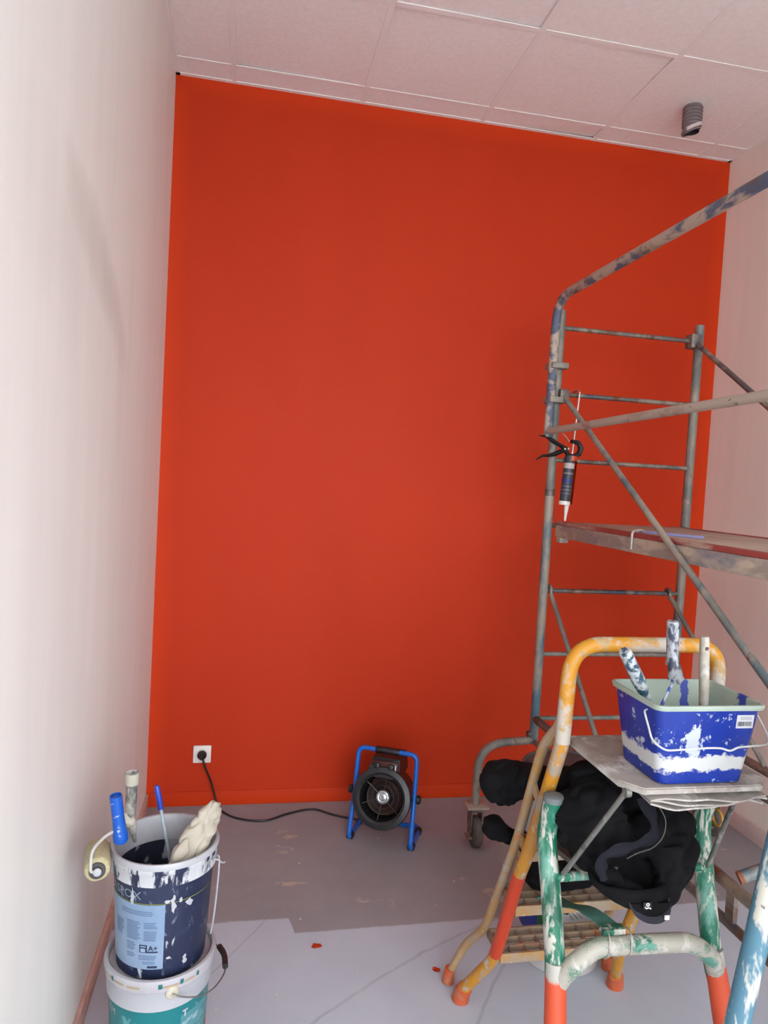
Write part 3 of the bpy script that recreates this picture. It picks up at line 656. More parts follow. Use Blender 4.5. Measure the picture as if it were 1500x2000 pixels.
fy = lambda z: -(by + (ty_ - .008 - by) * (z - .01) / (TH - .022))
def front_quad(x0, x1, z0, z1, off=.0008):
    b = bmesh.new(); q = [b.verts.new((x, fy(z) - off, z)) for x, z in ((x0, z0), (x1, z0), (x1, z1), (x0, z1))]; b.faces.new(q); return b
stk = obj('barcode_sticker', front_quad(.062, .104, .128, .158), plain('sticker_paper', srgb(226, 226, 232), .5, var=.02), tb, local=True, smooth=False, label='white barcode sticker')
MAT_INK = plain('black_ink', srgb(40, 40, 48), .6, var=.02)
x = .066
while x < .100:
    wd = random.choice((.0008, .0012, .002)); obj('barcode_bar', front_quad(x, x + wd, .133, .143, .0012), MAT_INK, stk, local=True, smooth=False); x += wd + random.choice((.0008, .0014))
for z in (.152, .1485): obj('print_line', front_quad(.070, .098, z, z + .0012, .0012), plain('grey_ink', srgb(140, 140, 150), .6), stk, local=True, smooth=False)
# tools standing in the tub
MAT_H1 = coated('blue_grey_caked_handle', srgb(58, 92, 112), [(srgb(206, 212, 214), 60, .5, .05, (1, 1, .7)), (srgb(40, 62, 84), 50, .62, .04, (1, 1, 1))], .5, seed=31)
MAT_H2 = coated('navy_white_caked_handle', srgb(70, 78, 98), [(srgb(200, 202, 208), 55, .48, .05, (1, 1, .5)), (srgb(44, 50, 70), 60, .63, .03, (1, 1, 1))], .5, seed=32)
MAT_H3 = coated('cream_caked_stick', srgb(208, 202, 190), [(srgb(186, 176, 160), 16, .58, .05, (1, 1, .6)), (srgb(232, 228, 220), 22, .6, .04, (1, 1, .6))], .55, seed=33)
def seg(a, b, t): return V(a) + (V(b) - V(a)) * t
a, b = (1.236, 1.40, 1.278), (1.318, 1.43, 1.160)
r1 = thing('paint_roller', tuple(V((1.35, 1.44, 1.012))), 'paint roller with teal-flecked white handle leaning left in the blue tub', 'paint roller', 'painting tools in the blue tub')
obj('handle', T([seg(a, b, t) for t in (0, .02, .3, .6, .8, 1)], [.0125, .0145, .0155, .0165, .014, .010], 14, flat=.9), MAT_H1, r1)
obj('wire_frame', T(fillet([seg(a, b, .97), (1.345, 1.44, 1.10), (1.352, 1.47, 1.05), (1.325, 1.47, 1.036)], .015), .0035, 8), MAT_ZN, r1)
obj('roller_sleeve', T([(1.325, 1.47, 1.036), (1.47, 1.47, 1.036)], .022, 16), plain('damp_roller_nap', srgb(176, 188, 176), .95, scale=90), r1)
obj('hang_hole', LT([(.005, 0), (.004, .001)], seg(a, b, .12) + V((.002, -.0135, .004)), 10, axis=(0, -1, .2), cap1=True), MAT_INK, r1)
a, b = (1.368, 1.43, 1.340), (1.378, 1.435, 1.238)
r2 = thing('paint_roller', (1.38, 1.40, 1.012), 'paint roller with upright navy-and-white caked handle in the blue tub', 'paint roller', 'painting tools in the blue tub')
obj('handle', T([seg(a, b, t) for t in (0, .02, .3, .6, .85, 1)], [.0125, .0145, .0150, .0150, .0145, .0165], 14, flat=.85), MAT_H2, r2)
col = bmesh.new(); n = 13
top_, bot_ = [], []
for i in range(n):
    t = math.radians(200 + 190 * i / (n - 1)); top_.append(col.verts.new((1.3785 + .0165 * math.cos(t), 1.435 + .014 * math.sin(t), 1.243))); bot_.append(col.verts.new((1.384 + .024 * math.cos(t), 1.43 + .022 * math.sin(t), 1.205 + .006 * math.sin(i * 1.3))))
for i in range(n - 1): col.faces.new((top_[i], top_[i + 1], bot_[i + 1], bot_[i]))
bmesh.ops.solidify(col, geom=col.faces[:], thickness=.002)
obj('handle_skirt', col, MAT_H2, r2)
obj('wire_frame', T(fillet([(1.379, 1.435, 1.24), (1.380, 1.43, 1.20), (1.345, 1.415, 1.15), (1.34, 1.41, 1.06), (1.36, 1.40, 1.05)], .012), .0038, 8), coated('blue_painted_wire', srgb(40, 74, 178), [(srgb(196, 206, 216), 40, .52, .05, (1, 1, 1))], .5, seed=34), r2)
obj('roller_sleeve', T([(1.345, 1.395, 1.042), (1.445, 1.395, 1.042)], .022, 16), plain('damp_roller_nap', srgb(176, 188, 176), .95), r2)
obj('hang_hole', LT([(.0055, 0), (.0045, .001)], seg(a, b, .13) + V((.004, -.0125, 0)), 10, axis=(.2, -1, 0), cap1=True), MAT_INK, r2)
a, b = (1.452, 1.43, 1.305), (1.462, 1.42, 1.05)
r3 = thing('stirring_stick', (1.46, 1.42, 1.012), 'cream paint-caked round stick standing in the blue tub', 'stick', 'painting tools in the blue tub')
obj('stick', T([seg(a, b, t) for t in (0, .015, .3, .6, 1, 1.12)], [.0085, .0105, .0115, .0105, .0105, .0105], 14), MAT_H3, r3)
obj('hang_hole', LT([(.0045, 0), (.0035, .001)], seg(a, b, .10) + V((-.001, -.0105, 0)), 10, axis=(-.1, -1, 0), cap1=True), plain('hole_brown', srgb(96, 72, 64), .7), r3)

# ------------------------------------------------------------------ black jacket and cloth on the ladder
def m_cloth(name, c, c2):
    k = NT(name, .92, spec=.15); k.color(k.mix(k.ramp(k.noise(14, 5), .35, .7), c, c2)); k.bump(k.noise(600, 2), .2, .0006); return k.m
MAT_JK = m_cloth('black_jacket_fabric', srgb(16, 15, 17), srgb(25, 24, 27)); MAT_JL = m_cloth('charcoal_lining', srgb(54, 53, 63), srgb(66, 65, 76))
jk = thing('jacket', (1.40, 1.62, .70), 'bundled black padded jacket stuffed under the stepladder platform', 'jacket')
bm = blob([
    ([(1.21, 1.61, .80), (1.27, 1.575, .83), (1.34, 1.565, .865)], [.05, .075, .06], 1.0),
    ([(1.25, 1.64, .88), (1.37, 1.625, .905), (1.49, 1.61, .885), (1.53, 1.60, .85)], [.04, .06, .055, .04], .9),
    ([(1.25, 1.63, .765), (1.38, 1.63, .785), (1.50, 1.61, .79)], [.045, .075, .065], 1.0),
    ([(1.48, 1.58, .86), (1.495, 1.535, .80), (1.478, 1.50, .74), (1.445, 1.485, .695)], [.05, .048, .042, .034], 1.0),
    ([(1.215, 1.61, .80), (1.238, 1.565, .757), (1.272, 1.515, .722), (1.31, 1.478, .70), (1.36, 1.46, .685)], [.03, .032, .03, .026, .020], 1.0),
    ([(1.37, 1.58, .76), (1.40, 1.575, .73), (1.42, 1.56, .70)], [.05, .045, .04], 1.0),
    ([(1.27, 1.55, .765), (1.34, 1.545, .775), (1.42, 1.535, .79), (1.46, 1.53, .80)], [.045, .05, .05, .045], 1.0),
    ([(1.44, 1.50, .78), (1.438, 1.475, .72), (1.425, 1.462, .682), (1.405, 1.455, .668)], [.045, .038, .032, .022], 1.0),
    ([(1.325, 1.450, .680), (1.36, 1.446, .667), (1.40, 1.448, .668)], [.016, .022, .020], 1.0),
    ([(1.30, 1.68, .84), (1.24, 1.76, .82), (1.205, 1.86, .79), (1.17, 1.90, .76), (1.15, 1.915, .72)], [.06, .045, .055, .075, .045], 1.0)],
    .0065, .006, 24, 3, .011, 2)
jb = obj('jacket_body', bm, MAT_JK, jk, angle=180)
# hanging collar: an open bowl of cloth with a thick rolled lip
bm = bmesh.new(); rows = []
HC = (1.338, 1.490)
for q, (cx, cy, rx, ry, z, dz) in enumerate(((1.372, 1.478, .034, .026, .652, 0), (1.366, 1.480, .066, .046, .660, -.3), (1.352, 1.484, .090, .060, .685, -.1), (1.342, 1.488, .097, .066, .706, 0), (1.340, 1.489, .098, .067, .716, 0), (1.339, 1.490, .092, .062, .722, 0), (1.338, 1.491, .084, .054, .718, 0), (1.338, 1.492, .078, .048, .700, 0), (1.342, 1.492, .060, .036, .676, 0), (1.348, 1.490, .02, .015, .672, 0))):
    ring = []
    for i in range(44):
        t = 2 * math.pi * i / 44
        p = V((cx + rx * math.cos(t), cy + ry * math.sin(t), z + .010 * math.sin(t) * (q > 2) + .004 * math.sin(3 * t + .6) * (2 < q < 8)))
        ring.append(p + V((noise.noise(p * 30), noise.noise(p * 30 + V((5, 0, 0))), noise.noise(p * 30 + V((0, 5, 0))))) * .005)
    rows.append(ring)
Rr = loft(bm, rows); bm.faces.new(Rr[0][::-1]); bm.faces.new(Rr[-1])
obj('collar', bm, MAT_JK, jk, angle=180, label='open hanging collar')
fac = spline([(1.352, 1.478, .912), (1.376, 1.462, .865), (1.376, 1.458, .826), (1.345, 1.462, .806), (1.30, 1.465, .792), (1.264, 1.470, .776), (1.255, 1.466, .75), (1.262, 1.462, .724)], 7)
bm = bmesh.new()
prev = None; nF = len(fac)
for i, p in enumerate(fac):          # flat band, one edge stitched to the jacket, the other curling out
    t = (fac[min(i + 1, nF - 1)] - fac[max(i - 1, 0)]).normalized(); side = t.cross(V((0, -1, 0))).normalized()
    wd = .013 + .004 * math.sin(i * .5); cur = []
    for j in range(7):
        u = j / 6 - .5; cur.append(bm.verts.new(p + side * u * 2 * wd + V((0, -.006 * math.cos(u * 3.1) + .002 * noise.noise(p * 60 + V((j, 0, 0))), 0))))
    if prev:
        for j in range(6): bm.faces.new((prev[j], prev[j + 1], cur[j + 1], cur[j]))
    prev = cur
bmesh.ops.solidify(bm, geom=bm.faces[:], thickness=.004)
obj('facing', bm, MAT_JL, jk, label='turned-out charcoal facing')
zp = spline([(1.386, 1.458, .897), (1.401, 1.450, .866), (1.395, 1.446, .830), (1.372, 1.448, .803), (1.338, 1.452, .790), (1.312, 1.456, .775)], 6)
obj('zip', T(zp, .0013, 6), plain('zip_teeth', srgb(120, 112, 108), .4, .5), jk, label='thin metal zip')
bg = B(1.337, 1.357, 1.4135, 1.4165, .677, .694, bev=.001); obj('badge', bg, plain('badge_black', srgb(16, 16, 18), .6), jk)
bm = bmesh.new(); tube(bm, [(1.347 + .0035 * math.cos(t), 1.4130, .689 + .0032 * math.sin(t)) for t in (i * math.pi / 6 for i in range(13))], .0012, 6, cap=False); obj('badge_mark', bm, MAT_WPL, jk, label='white stitched badge mark')
bm = T(spline([(1.340, 1.4130, .684), (1.344, 1.4130, .6805), (1.349, 1.4130, .682), (1.3555, 1.4130, .6795)], 4), .0014, 6); obj('badge_mark', bm, MAT_WPL, jk)
lp = spline([(1.312, 1.432, .685), (1.325, 1.424, .664), (1.352, 1.419, .650), (1.385, 1.419, .648), (1.408, 1.424, .660), (1.415, 1.432, .682)], 5)
obj('hem_loop', ribbon(bmesh.new(), lp, (0, .010, .010), .004), MAT_JL, jk)
obj('hem_panel', prism(bmesh.new(), [(q.x, q.z) for q in lp], 1.4255, 1.4285), MAT_JK, jk, smooth=False)
obj('loop_tag', B(1.390, 1.401, 1.4085, 1.4115, .653, .663), MAT_WPL, jk, smooth=False)
obj('red_label', B(1.356, 1.372, 1.497, 1.4985, .765, .772), plain('dark_red_label', srgb(120, 26, 40), .7), jk, smooth=False)
bm = blob([
    ([(1.26, 1.88, .50), (1.30, 1.89, .505), (1.38, 1.89, .485), (1.46, 1.89, .475)], [.05, .065, .05, .035], .9),
    ([(1.275, 1.87, .50), (1.265, 1.86, .56), (1.245, 1.87, .61)], [.045, .045, .035], .8),
    ([(1.20, 1.915, .60), (1.165, 1.925, .62), (1.135, 1.93, .63)], [.035, .045, .03], .8),
    ([(1.25, 1.89, .60), (1.20, 1.915, .60)], [.03, .03], .8),
    ([(1.40, 1.93, .44), (1.43, 1.985, .42), (1.44, 2.00, .35), (1.435, 2.00, .30)], [.04, .035, .05, .025], .7)],
    .0065, .004, 22, 3, .005, 5)
finish(obj('black_cloth', bm, MAT_JK, loc=(1.33, 1.89, .44), angle=180), 'crumpled black garment lying over the upper grated tread', 'garment')

# ------------------------------------------------------------------ bucket stacks
MAT_DRIP = plain('dried_white_paint', srgb(206, 208, 214), .5, var=.05)
def bucket_body(bm, c, z0, z1, r0, r1, wall=.003, n=48, inner=0, floor_z=None):
    fz = floor_z if floor_z is not None else z0 + .004
    rin = r0 + (r1 - r0) * (fz - z0) / (z1 - z0) - wall
    lathe(bm, [(r0 - .008, z0), (r0, z0 + .004), (r1, z1), (r1 - wall, z1), (rin, fz)], (c[0], c[1], 0), n, cap0=True, cap1=True)
    return bm
# -- left stack: teal bucket below, navy bucket above
c = (.237, 1.90)
def m_teal():
    k = NT('teal_printed_plastic', .4); x, y, z = k.xyz()
    k.color(k.mix(k.ramp(k.noise(60, 3), .66, .7), srgb(18, 132, 138), srgb(170, 205, 205))); return k.m
tl = thing('paint_bucket', (c[0], c[1], 0), 'teal printed bucket with white rim under the navy bucket', 'bucket', 'paint buckets')
rt = lambda z: .118 + .014 * z / .345
bm = bucket_body(bmesh.new(), c, 0, .335, .118, .132); obj('bucket_body', bm, m_teal(), tl)
MAT_WB = coated('white_bucket_plastic', srgb(206, 206, 212), [(srgb(186, 184, 192), 8, .6, .1, (1, 1, 1))], .4, bump=0, seed=41)
obj('white_collar', LT([(.1325, .262), (.1345, .264), (.1365, .312), (.139, .316)], (c[0], c[1], 0), 48), MAT_WB, tl)
MAT_LID = coated('lid_white_smeared', srgb(206, 202, 208), [(srgb(190, 60, 80), 11, .68, .03, (1, 1, 1)), (srgb(196, 190, 196), 6, .55, .1, (1, 1, 1))], .4, bump=.1, seed=42)
lid = obj('bucket_lid', LT([(.136, .316), (.1415, .318), (.1435, .338), (.141, .347), (.134, .348), (.130, .344), (.129, .334), (.120, .331), (.02, .331)], (c[0], c[1], 0), 56, cap1=True), MAT_LID, tl)
rl = lambda z: .1418
for i, (a0, a1, m) in enumerate(((-168, -150, 0), (-146, -122, 0), (-118, -104, 0), (-82, -64, 0), (-60, -48, 0), (-86, -82, 1), (-64.5, -61, 1), (-46, -43, 1), (-139, -136, 1))):
    obj('rim_slot', cyl_patch(c, lambda z: .1425 + .0012 * (z - .326) / .012, a0, a1, .3285, .3335 if m == 0 else .3405, nu=6), plain('tan_slot', srgb(200, 176, 136), .6) if m == 0 else plain('teal_slot', srgb(18, 122, 124), .5), lid)
MAT_TL2 = plain('pale_teal_print', srgb(98, 168, 172), .45); MAT_TL3 = coated('brushed_teal_print', srgb(92, 158, 166), [(srgb(190, 214, 220), 10, .6, .04, (1, 1, 3)), (srgb(50, 130, 136), 26, .58, .05, (.6, .6, 4))], .45, bump=0, seed=43)
def tri(pts, m, name='print_triangle'):
    b = bmesh.new(); vs = [b.verts.new((c[0] + (rt(z) + .0008) * math.cos(math.radians(t)), c[1] + (rt(z) + .0008) * math.sin(math.radians(t)), z)) for t, z in pts]; b.faces.new(vs); obj(name, b, m, tl, smooth=False)
A0 = -85
for dx, z in ((-37, .238), (-37, .170), (-52, .196), (-52, .150)):
    tri([(A0 + dx - 7, z), (A0 + dx + 7, z), (A0 + dx, z - .034)], MAT_TL2)
    tri([(A0 + dx - 14, z - .034), (A0 + dx, z - .034), (A0 + dx - 7, z)], plain('mid_teal_print', srgb(50, 146, 150), .45))
obj('brushed_print', cyl_patch(c, rt, A0 + 26, A0 + 110, .06, .232), MAT_TL3, tl)
obj('brushed_print', cyl_patch(c, rt, A0 + 10, A0 + 26, .06, .165), MAT_TL3, tl)
obj('red_print', cyl_patch(c, rt, A0 + 72, A0 + 110, .02, .15, off=.0012), plain('crimson_print', srgb(200, 44, 70), .45), tl)
obj('paint_drip', cyl_patch(c, rt, A0 - 21, A0 - 18.5, .15, .205, off=.0014, nu=3), MAT_DRIP, tl)
obj('lettering', text_cyl('EM', .026, c, rt, A0 - 62, .226), MAT_DRIP, tl); obj('lettering', text_cyl('BM', .020, c, rt, A0 + 66, .238), MAT_DRIP, tl); obj('lettering', text_cyl('T', .024, c, rt, A0 + 31, .226, bold=.001), MAT_DRIP, tl)
def pc(a, r, z): return V((c[0] + r * math.cos(math.radians(a)), c[1] + r * math.sin(math.radians(a)), z))
for a in (A0 + 13, A0 + 193):
    d = pc(a, 1, 0) - pc(a, 0, 0)
    obj('handle_boss', LT([(.0165, 0), (.0165, .005), (.0135, .008), (.006, .009), (.005, .007)], pc(a, .137, .312), 20, axis=d, cap1=True), plain('ivory_boss', srgb(214, 206, 184), .4), tl)
wh = spline([pc(A0 + 13, .146, .311), pc(A0 + 20, .152, .302), pc(A0 + 38, .160, .284), pc(A0 + 60, .167, .276), pc(A0 + 90, .172, .274), pc(A0 + 130, .167, .282), pc(A0 + 175, .152, .302), pc(A0 + 193, .146, .311)], 5)
hd = obj('wire_handle', T(wh, .0021, 8), plain('galvanised_wire', srgb(150, 146, 142), .4, .7), tl)
obj('grip', T(spline([pc(A0 + 84, .171, .276), pc(A0 + 100, .172, .277), pc(A0 + 112, .170, .280)], 5), .008, 10), MAT_BLK, hd)

z0, z1 = .3315, .635
rn = lambda z: .1135 + .0165 * (z - z0) / (z1 - z0)
nv = thing('paint_bucket', (c[0], c[1], z0), 'open navy blue bucket with white-smeared rim and light blue label', 'bucket', 'paint buckets')
WSM = srgb(226, 226, 230); NAVY = srgb(28, 38, 72)
MAT_NV = coated('navy_splashed_plastic', NAVY, [(srgb(48, 58, 92), 5, .55, .12, (1, 1, 1)), (srgb(206, 210, 222), 22, .65, .02, (1, 1, .45)), (srgb(120, 128, 152), 60, .64, .04, (1, 1, .6))], .45, seed=44, bump=.15)
MAT_NR = coated('navy_rim_smeared_white', srgb(34, 44, 78), [(WSM, 17, .50, .02, (1, 1, .3)), (srgb(236, 236, 238), 34, .58, .03, (1, 1, .35))], .45, seed=45)
MAT_NI = coated('bucket_inside_smeared', srgb(30, 34, 56), [(srgb(188, 188, 200), 16, .52, .03, (1, 1, .7))], .5, seed=46)
bm = bmesh.new(); bucket_body(bm, c, z0, z1, rn(z0), rn(z1), floor_z=z0 + .15)
for f in bm.faces:
    cc = f.calc_center_median(); rad = math.hypot(cc.x - c[0], cc.y - c[1])
    if cc.z > z0 + .14 and rad < rn(cc.z) - .0022: f.material_index = 1
obj('bucket_body', bm, [MAT_NV, MAT_NI], nv)
obj('smeared_rim', LT([(.1305, .581), (.1345, .583), (.1355, .612), (.1385, .616), (.1395, .634), (.1365, .641), (.1315, .640), (.1275, .636)], (c[0], c[1], 0), 56), MAT_NR, nv, label='rim smeared with white paint')
obj('rim_lip', LT([(.1395, .627), (.1402, .636), (.137, .6425), (.131, .6415), (.1262, .634), (.1222, .575)], (c[0], c[1], 0), 56), MAT_WB, nv)
obj('yellow_line', cyl_patch(c, rn, -175, 5, .5345, .5362, nu=48, nv=1), plain('yellow_green_line', srgb(150, 160, 60), .5), nv)
lab = obj('label', cyl_patch(c, rn, A0 - 86, A0 + 3, .362, .533), coated('light_blue_label', srgb(146, 172, 204), [(srgb(164, 184, 210), 4, .5, .1, (1, 1, 1)), (srgb(222, 226, 232), 26, .7, .02, (1, 1, .5))], .4, bump=0, seed=47), nv)
MAT_LINK = plain('label_grey_ink', srgb(112, 136, 172), .5, var=.1, scale=200); MAT_NINK = plain('label_navy_ink', srgb(40, 54, 88), .5, var=.05)
def lines(a0, a1, zt, n, pitch=.0046):
    for i in range(n): obj('print_line', cyl_patch(c, rn, a0, a1 - random.random() * 5, zt - i * pitch - .0026, zt - i * pitch, off=.0011, nu=5, nv=1), MAT_LINK, lab)
lines(A0 - 52, A0 - 8, .516, 3); lines(A0 - 44, A0 - 24, .487, 11); lines(A0 - 21, A0 - 4, .487, 4); lines(A0 - 21, A0 - 3, .464, 6); lines(A0 - 64, A0 - 48, .48, 9); lines(A0 - 44, A0 - 30, .43, 5); lines(A0 - 44, A0 - 30, .402, 3); lines(A0 - 27, A0 - 5, .399, 3); lines(A0 - 22, A0 - 5, .383, 2)
obj('emission_icon', cyl_patch(c, rn, A0 - 26, A0 - 16.5, .4065, .4275, off=.0011, nu=4), MAT_NINK, lab)
obj('icon_house', cyl_patch(c, rn, A0 - 24.5, A0 - 18.5, .4085, .418, off=.0017, nu=3), plain('label_light_ink', srgb(160, 182, 210), .5), lab)
obj('icon_cloud', cyl_patch(c, rn, A0 - 24.5, A0 - 18.0, .4215, .4245, off=.0017, nu=3), plain('label_light_ink', srgb(160, 182, 210), .5), lab)
obj('lettering', text_cyl('A+', .019, c, rn, A0 - 9.5, .4125, bold=.0004), MAT_NINK, lab)
obj('rating_bar', cyl_patch(c, rn, A0 - 16.5, A0 - 3.5, .4065, .4105, off=.0011, nu=4), MAT_NINK, lab)
obj('code_bar', cyl_patch(c, rn, A0 - 16, A0 - 4, .3655, .3715, off=.0011, nu=4), MAT_NINK, lab)
obj('lettering', text_cyl('ASPOX', .030, c, rn, A0 - 49, .546, sx=1.15), plain('pale_blue_lettering', srgb(150, 166, 188), .5), nv)
for a0, w_, za, zb in ((12, 4.5, .507, .556), (20, 3.4, .532, .546), (-36, 4.0, .530, .575), (5, 7, .536, .545), (32, 8, .514, .536), (10, 6, .386, .393), (30, 5, .36, .384)):
    b = cyl_patch(c, rn, A0 + a0 - w_ / 2, A0 + a0 + w_ / 2, za, zb, off=.0014, nu=6, nv=12)
    for v in b.verts:
        t = (v.co.z - za) / (zb - za); an = math.atan2(v.co.y - c[1], v.co.x - c[0]); mid = math.radians(A0 + a0); an = mid + (an - mid) * (.35 + .65 * math.sin(math.pi * (t * .85 + .1)) + .9 * noise.noise(v.co * 130) - .25 * (t > .8)) + .03 * noise.noise(v.co * 60 + V((3, 3, 3))); r = math.hypot(v.co.x - c[0], v.co.y - c[1]); v.co.x = c[0] + r * math.cos(an); v.co.y = c[1] + r * math.sin(an)
    obj('paint_drip', b, MAT_DRIP, nv)
obj('wire_handle', T(spline([pc(A0 + 76, .137, .60), pc(A0 + 78, .143, .585), pc(A0 + 80, .140, .50), pc(A0 + 81, .134, .42), pc(A0 + 82, .128, .375)], 5), .0025, 8), plain('painted_handle_wire', srgb(196, 196, 204), .4), nv)
obj('handle_knot', T(spline([pc(A0 + 62, .138, .606), pc(A0 + 68, .146, .598), pc(A0 + 73, .152, .584), pc(A0 + 78, .158, .578)], 4), .0024, 8), plain('painted_handle_wire', srgb(196, 196, 204), .4), nv)

# tools and rag in the navy bucket
g = 'painting tools in the navy bucket'
rr_ = thing('paint_roller', (.085, 1.82, .55), 'paint roller with bright blue handle and cream sleeve hooked over the navy bucket', 'paint roller', g)
MAT_BH = coated('bright_blue_handle', srgb(14, 98, 210), [(srgb(206, 220, 240), 44, .62, .02, (1, 1, 1))], .35, bump=.1, seed=51)
bm = LT([(.0, 0), (.0125, -.004), (.0125, 0), (.0145, 0), (.0150, -.004), (.0148, -.06), (.0155, -.085), (.018, -.105), (.0185, -.12), (.015, -.126), (.006, -.128)], (0, 0, 0), 20, cap1=True)
bmesh.ops.rotate(bm, cent=(0, 0, 0), matrix=Matrix.Rotation(math.radians(-7), 3, 'Y') @ Matrix.Rotation(math.radians(6), 3, 'X'), verts=bm.verts)
bmesh.ops.translate(bm, vec=(.1225, 1.795, .808), verts=bm.verts); obj('handle', bm, MAT_BH, rr_)
obj('wire_frame', T(fillet([(.130, 1.805, .715), (.118, 1.80, .714), (.100, 1.785, .708), (.079, 1.752, .694), (.080, 1.743, .645), (.091, 1.752, .641)], .018, 5), .004, 10), plain('white_roller_wire', srgb(214, 210, 204), .4), rr_)
ra = V((.093, 1.757, .641)); rb_ = ra + V((-.022, .118, -.008))
bm = tube(bmesh.new(), [ra + (rb_ - ra) * t for t in (0, .02, .06, .5, .94, 1)], [.020, .027, .030, .030, .030, .026], 26)
for v in bm.verts: v.co += V((noise.noise(v.co * 260), noise.noise(v.co * 260 + V((9, 0, 0))), noise.noise(v.co * 260 + V((0, 9, 0))))) * .0022
obj('roller_sleeve', bm, plain('cream_roller_nap', srgb(212, 200, 158), .95, scale=120, var=.15), rr_, angle=180)
dr = (rb_ - ra).normalized()
obj('sleeve_end', LT([(.0195, -.0006), (.0195, .0045), (.011, .005), (.010, .008)], ra, 20, axis=-dr, cap1=True), plain('dark_end_disc', srgb(70, 66, 66), .6), rr_)
obj('end_nut', LT([(.0095, .006), (.0095, .012), (.006, .014)], ra, 14, axis=-dr, cap1=True), MAT_DRIP, rr_)
br = thing('paint_brush', (.17, 1.97, .60), 'grey paint-caked brush handle sticking up from the navy bucket', 'brush', g)
MAT_BR2 = coated('brush_caked_grey', srgb(120, 120, 118), [(srgb(214, 208, 198), 16, .49, .05, (1, 1, .6)), (srgb(80, 80, 82), 22, .62, .04, (1, 1, 1))], .55, seed=52)
HB = V((.137, 1.960, .792))
bm = lathe(bmesh.new(), [(.004, -.012), (.012, -.006), (.0175, .004), (.0182, -.002), (.0182, -.030), (.0150, -.036), (.0150, -.085), (.0125, -.115), (.0095, -.135)], HB, 20, cap0=True)
obj('handle', bm, MAT_BR2, br)
obj('handle_band', LT([(.0184, -.028), (.0188, -.005), (.0184, .003)], HB, 20), plain('cream_crust', srgb(214, 206, 190), .6), br)
obj('caked_lump', blob([([HB + V((-.014, -.004, -.105)), HB + V((-.006, -.006, -.125)), HB + V((.004, -.004, -.135)), HB + V((.012, -.002, -.16))], [.006, .013, .014, .006], 1.0)], .004, .004, 90, 1), plain('cream_crust', srgb(214, 206, 190), .6), br, angle=180)
obj('brush_neck', T([HB + V((.002, 0, -.12)), HB + V((.008, -.004, -.155)), HB + V((.016, -.010, -.185))], [.010, .008, .004], 10), MAT_BR2, br)
sk = thing('thin_brush', (.255, 1.90, .60), 'thin pale stick with a blue cap leaning in the navy bucket', 'stick', g)
a, b = V((.206, 1.92, .775)), V((.262, 1.925, .50))
obj('shaft', T([seg(a, b, .2), seg(a, b, 1)], .0042, 10), plain('pale_blue_grey_stick', srgb(190, 204, 214), .4), sk)
obj('cap', T([seg(a, b, 0), seg(a, b, .02), seg(a, b, .13), seg(a, b, .235), seg(a, b, .24)], [.005, .0075, .0082, .0076, .004], 12), plain('blue_cap', srgb(44, 74, 190), .35), sk)
MAT_RAG = m_cloth('cream_rag', srgb(206, 196, 180), srgb(224, 214, 196))
bm = blob([([(.262, 1.815, .580), (.285, 1.84, .615), (.318, 1.87, .660), (.348, 1.895, .700), (.364, 1.905, .735)], [.020, .026, .026, .024, .010], 1.75),
           ([(.300, 1.83, .600), (.318, 1.845, .628), (.345, 1.875, .665), (.358, 1.895, .700)], [.010, .016, .018, .012], 1.5),
           ([(.240, 1.83, .575), (.275, 1.815, .585), (.322, 1.84, .595)], [.012, .024, .018], 1.2)], .0036, .0018, 40, 3, .009, 9, 1.5)
finish(obj('rag', bm, MAT_RAG, loc=(.29, 1.86, .57), angle=180), 'crumpled cream cotton rag poking up out of the navy bucket', 'rag')

# -- right stack behind the ladder
c2 = (1.555, 2.238)
def m_print():
    k = NT('white_bucket_with_colour_print', .45); x, y, z = k.xyz()
    k.color(k.mix(k.ramp(k.noise(30, 4), .62, .68), srgb(214, 210, 206), srgb(188, 180, 174))); return k.m
rb = lambda z: .138 + .013 * z / .335
lo = thing('paint_bucket', (c2[0], c2[1], 0), 'white bucket with blue and green print on the floor behind the stepladder', 'bucket', 'paint buckets')
obj('bucket_body', bucket_body(bmesh.new(), c2, 0, .335, .138, .151), m_print(), lo)
obj('blue_print', cyl_patch(c2, rb, -195, -147, .11, .30), plain('blue_bucket_print', srgb(28, 44, 140), .45), lo)
obj('green_print', cyl_patch(c2, rb, -147, -128, .11, .30), plain('green_bucket_print', srgb(20, 92, 34), .45), lo)
for i in range(7):
    a = -112 + i * 4; obj('ink_stroke', T(spline([V((c2[0] + (rb(z) + .0008) * math.cos(math.radians(t)), c2[1] + (rb(z) + .0008) * math.sin(math.radians(t)), z)) for t, z in ((a, .28), (a + 3 + i, .24), (a + 12 + i * 2, .205 + i * .004))], 4), .0009, 5), MAT_INK, lo)
obj('lettering', text_cyl('BB', .04, c2, rb, -98, .075), plain('pale_grey_ink', srgb(150, 146, 148), .5), lo)
obj('bucket_rim', LT([(.149, .300), (.155, .302), (.158, .325), (.155, .334), (.147, .335)], (c2[0], c2[1], 0), 48), MAT_WB, lo)
obj('bucket_lid', LT([(.147, .335), (.142, .330), (.02, .330)], (c2[0], c2[1], 0), 48, cap1=True), MAT_WB, lo)
up = thing('paint_bucket', (c2[0], c2[1], .3305), 'white bucket closed with a dark grey lid, half hidden by the stepladder', 'bucket', 'paint buckets')
obj('bucket_body', LT([(.128, .3305), (.134, .334), (.154, .632), (.149, .634)], (c2[0], c2[1], 0), 48, cap0=True), MAT_WB, up)
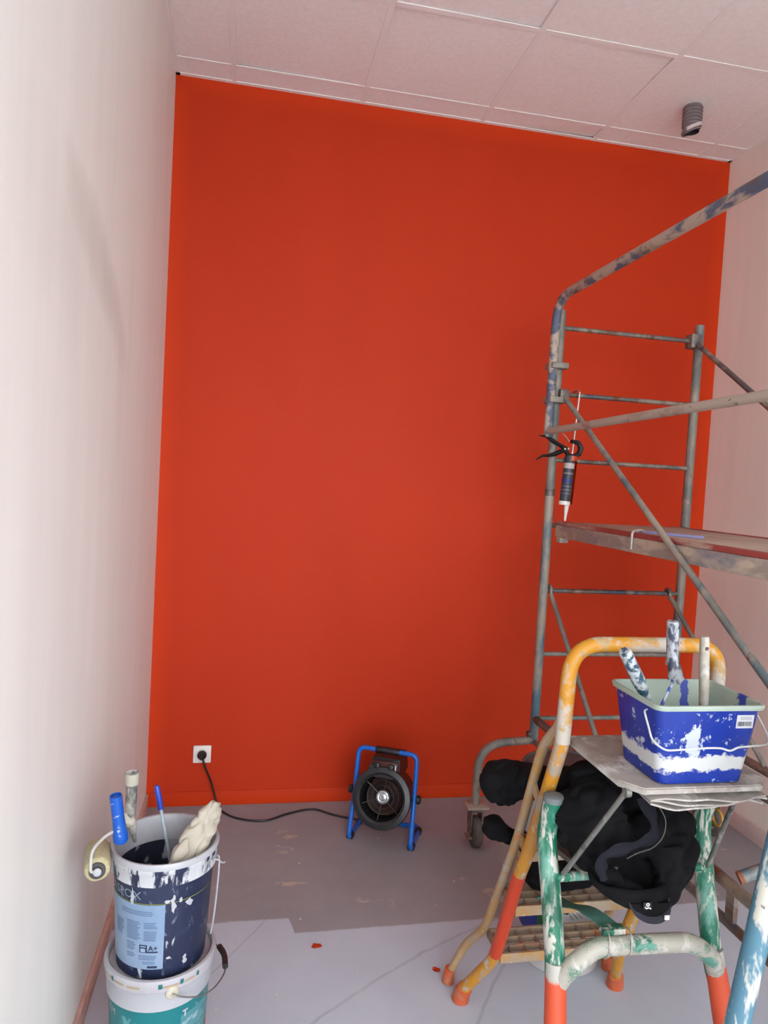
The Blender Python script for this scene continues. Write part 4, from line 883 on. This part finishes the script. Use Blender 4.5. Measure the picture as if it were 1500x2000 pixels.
obj('bucket_lid', LT([(.155, .618), (.163, .620), (.166, .655), (.162, .662), (.155, .663), (.151, .657), (.11, .655), (.01, .655)], (c2[0], c2[1], 0), 56, cap1=True), plain('dark_grey_lid', srgb(92, 86, 90), .42, scale=8), up)

# ------------------------------------------------------------------ blue trestle whose leg stands at the right edge
tr = thing('trestle', (1.53, 1.20, 0), 'blue trestle crusted with white paint standing at the right edge', 'trestle')
MAT_TR = coated('blue_white_crust', srgb(92, 142, 166), [(srgb(232, 228, 214), 7, .49, .015, (1, 1, .3)), (srgb(206, 150, 96), 9, .63, .02, (2, 1, .2)), (srgb(206, 140, 70), 14, .68, .02, (1, 1, .3)), (srgb(120, 116, 104), 45, .68, .02, (1, 1, 1))], .55, seed=61)
for y in (1.20, .55):
    for s in (-1, 1): obj('leg', T([(1.53 + s * .202, y, .004), (1.53 + s * .012, y, 1.13)], .0235, 16), MAT_TR, tr)
obj('top_beam', B(1.50, 1.56, .48, 1.24, 1.13, 1.19, bev=.006), MAT_TR, tr)
for s in (-1, 1): obj('side_bar', T([(1.53 + s * .168, 1.2, .2), (1.53 + s * .168, .55, .2)], .013, 10), MAT_TR, tr)

# ------------------------------------------------------------------ bits on the floor
KA = 1.0
MAT_CHIP = plain('orange_paint_flake', srgb(226, 84, 42), .6)
for (x, y, s, lb) in ((.714, 2.352, .016, 'small orange paint flake on the light grey floor'), (1.098, 2.19, .014, 'torn orange scrap on the floor beside the stepladder foot')):
    bm = bmesh.new(); n = 9; ring = [bm.verts.new((x + s * (.7 + .6 * random.random()) * math.cos(2 * math.pi * i / n), y + s * (.7 + .6 * random.random()) * math.sin(2 * math.pi * i / n), .0008 + .005 * random.random())) for i in range(n)]
    ctr = bm.verts.new((x, y, .006))
    for i in range(n): bm.faces.new((ring[i], ring[(i + 1) % n], ctr))
    bmesh.ops.solidify(bm, geom=bm.faces[:], thickness=.001)
    finish(obj('paint_flake', bm, MAT_CHIP, loc=(x, y, 0)), lb, 'paint flake')
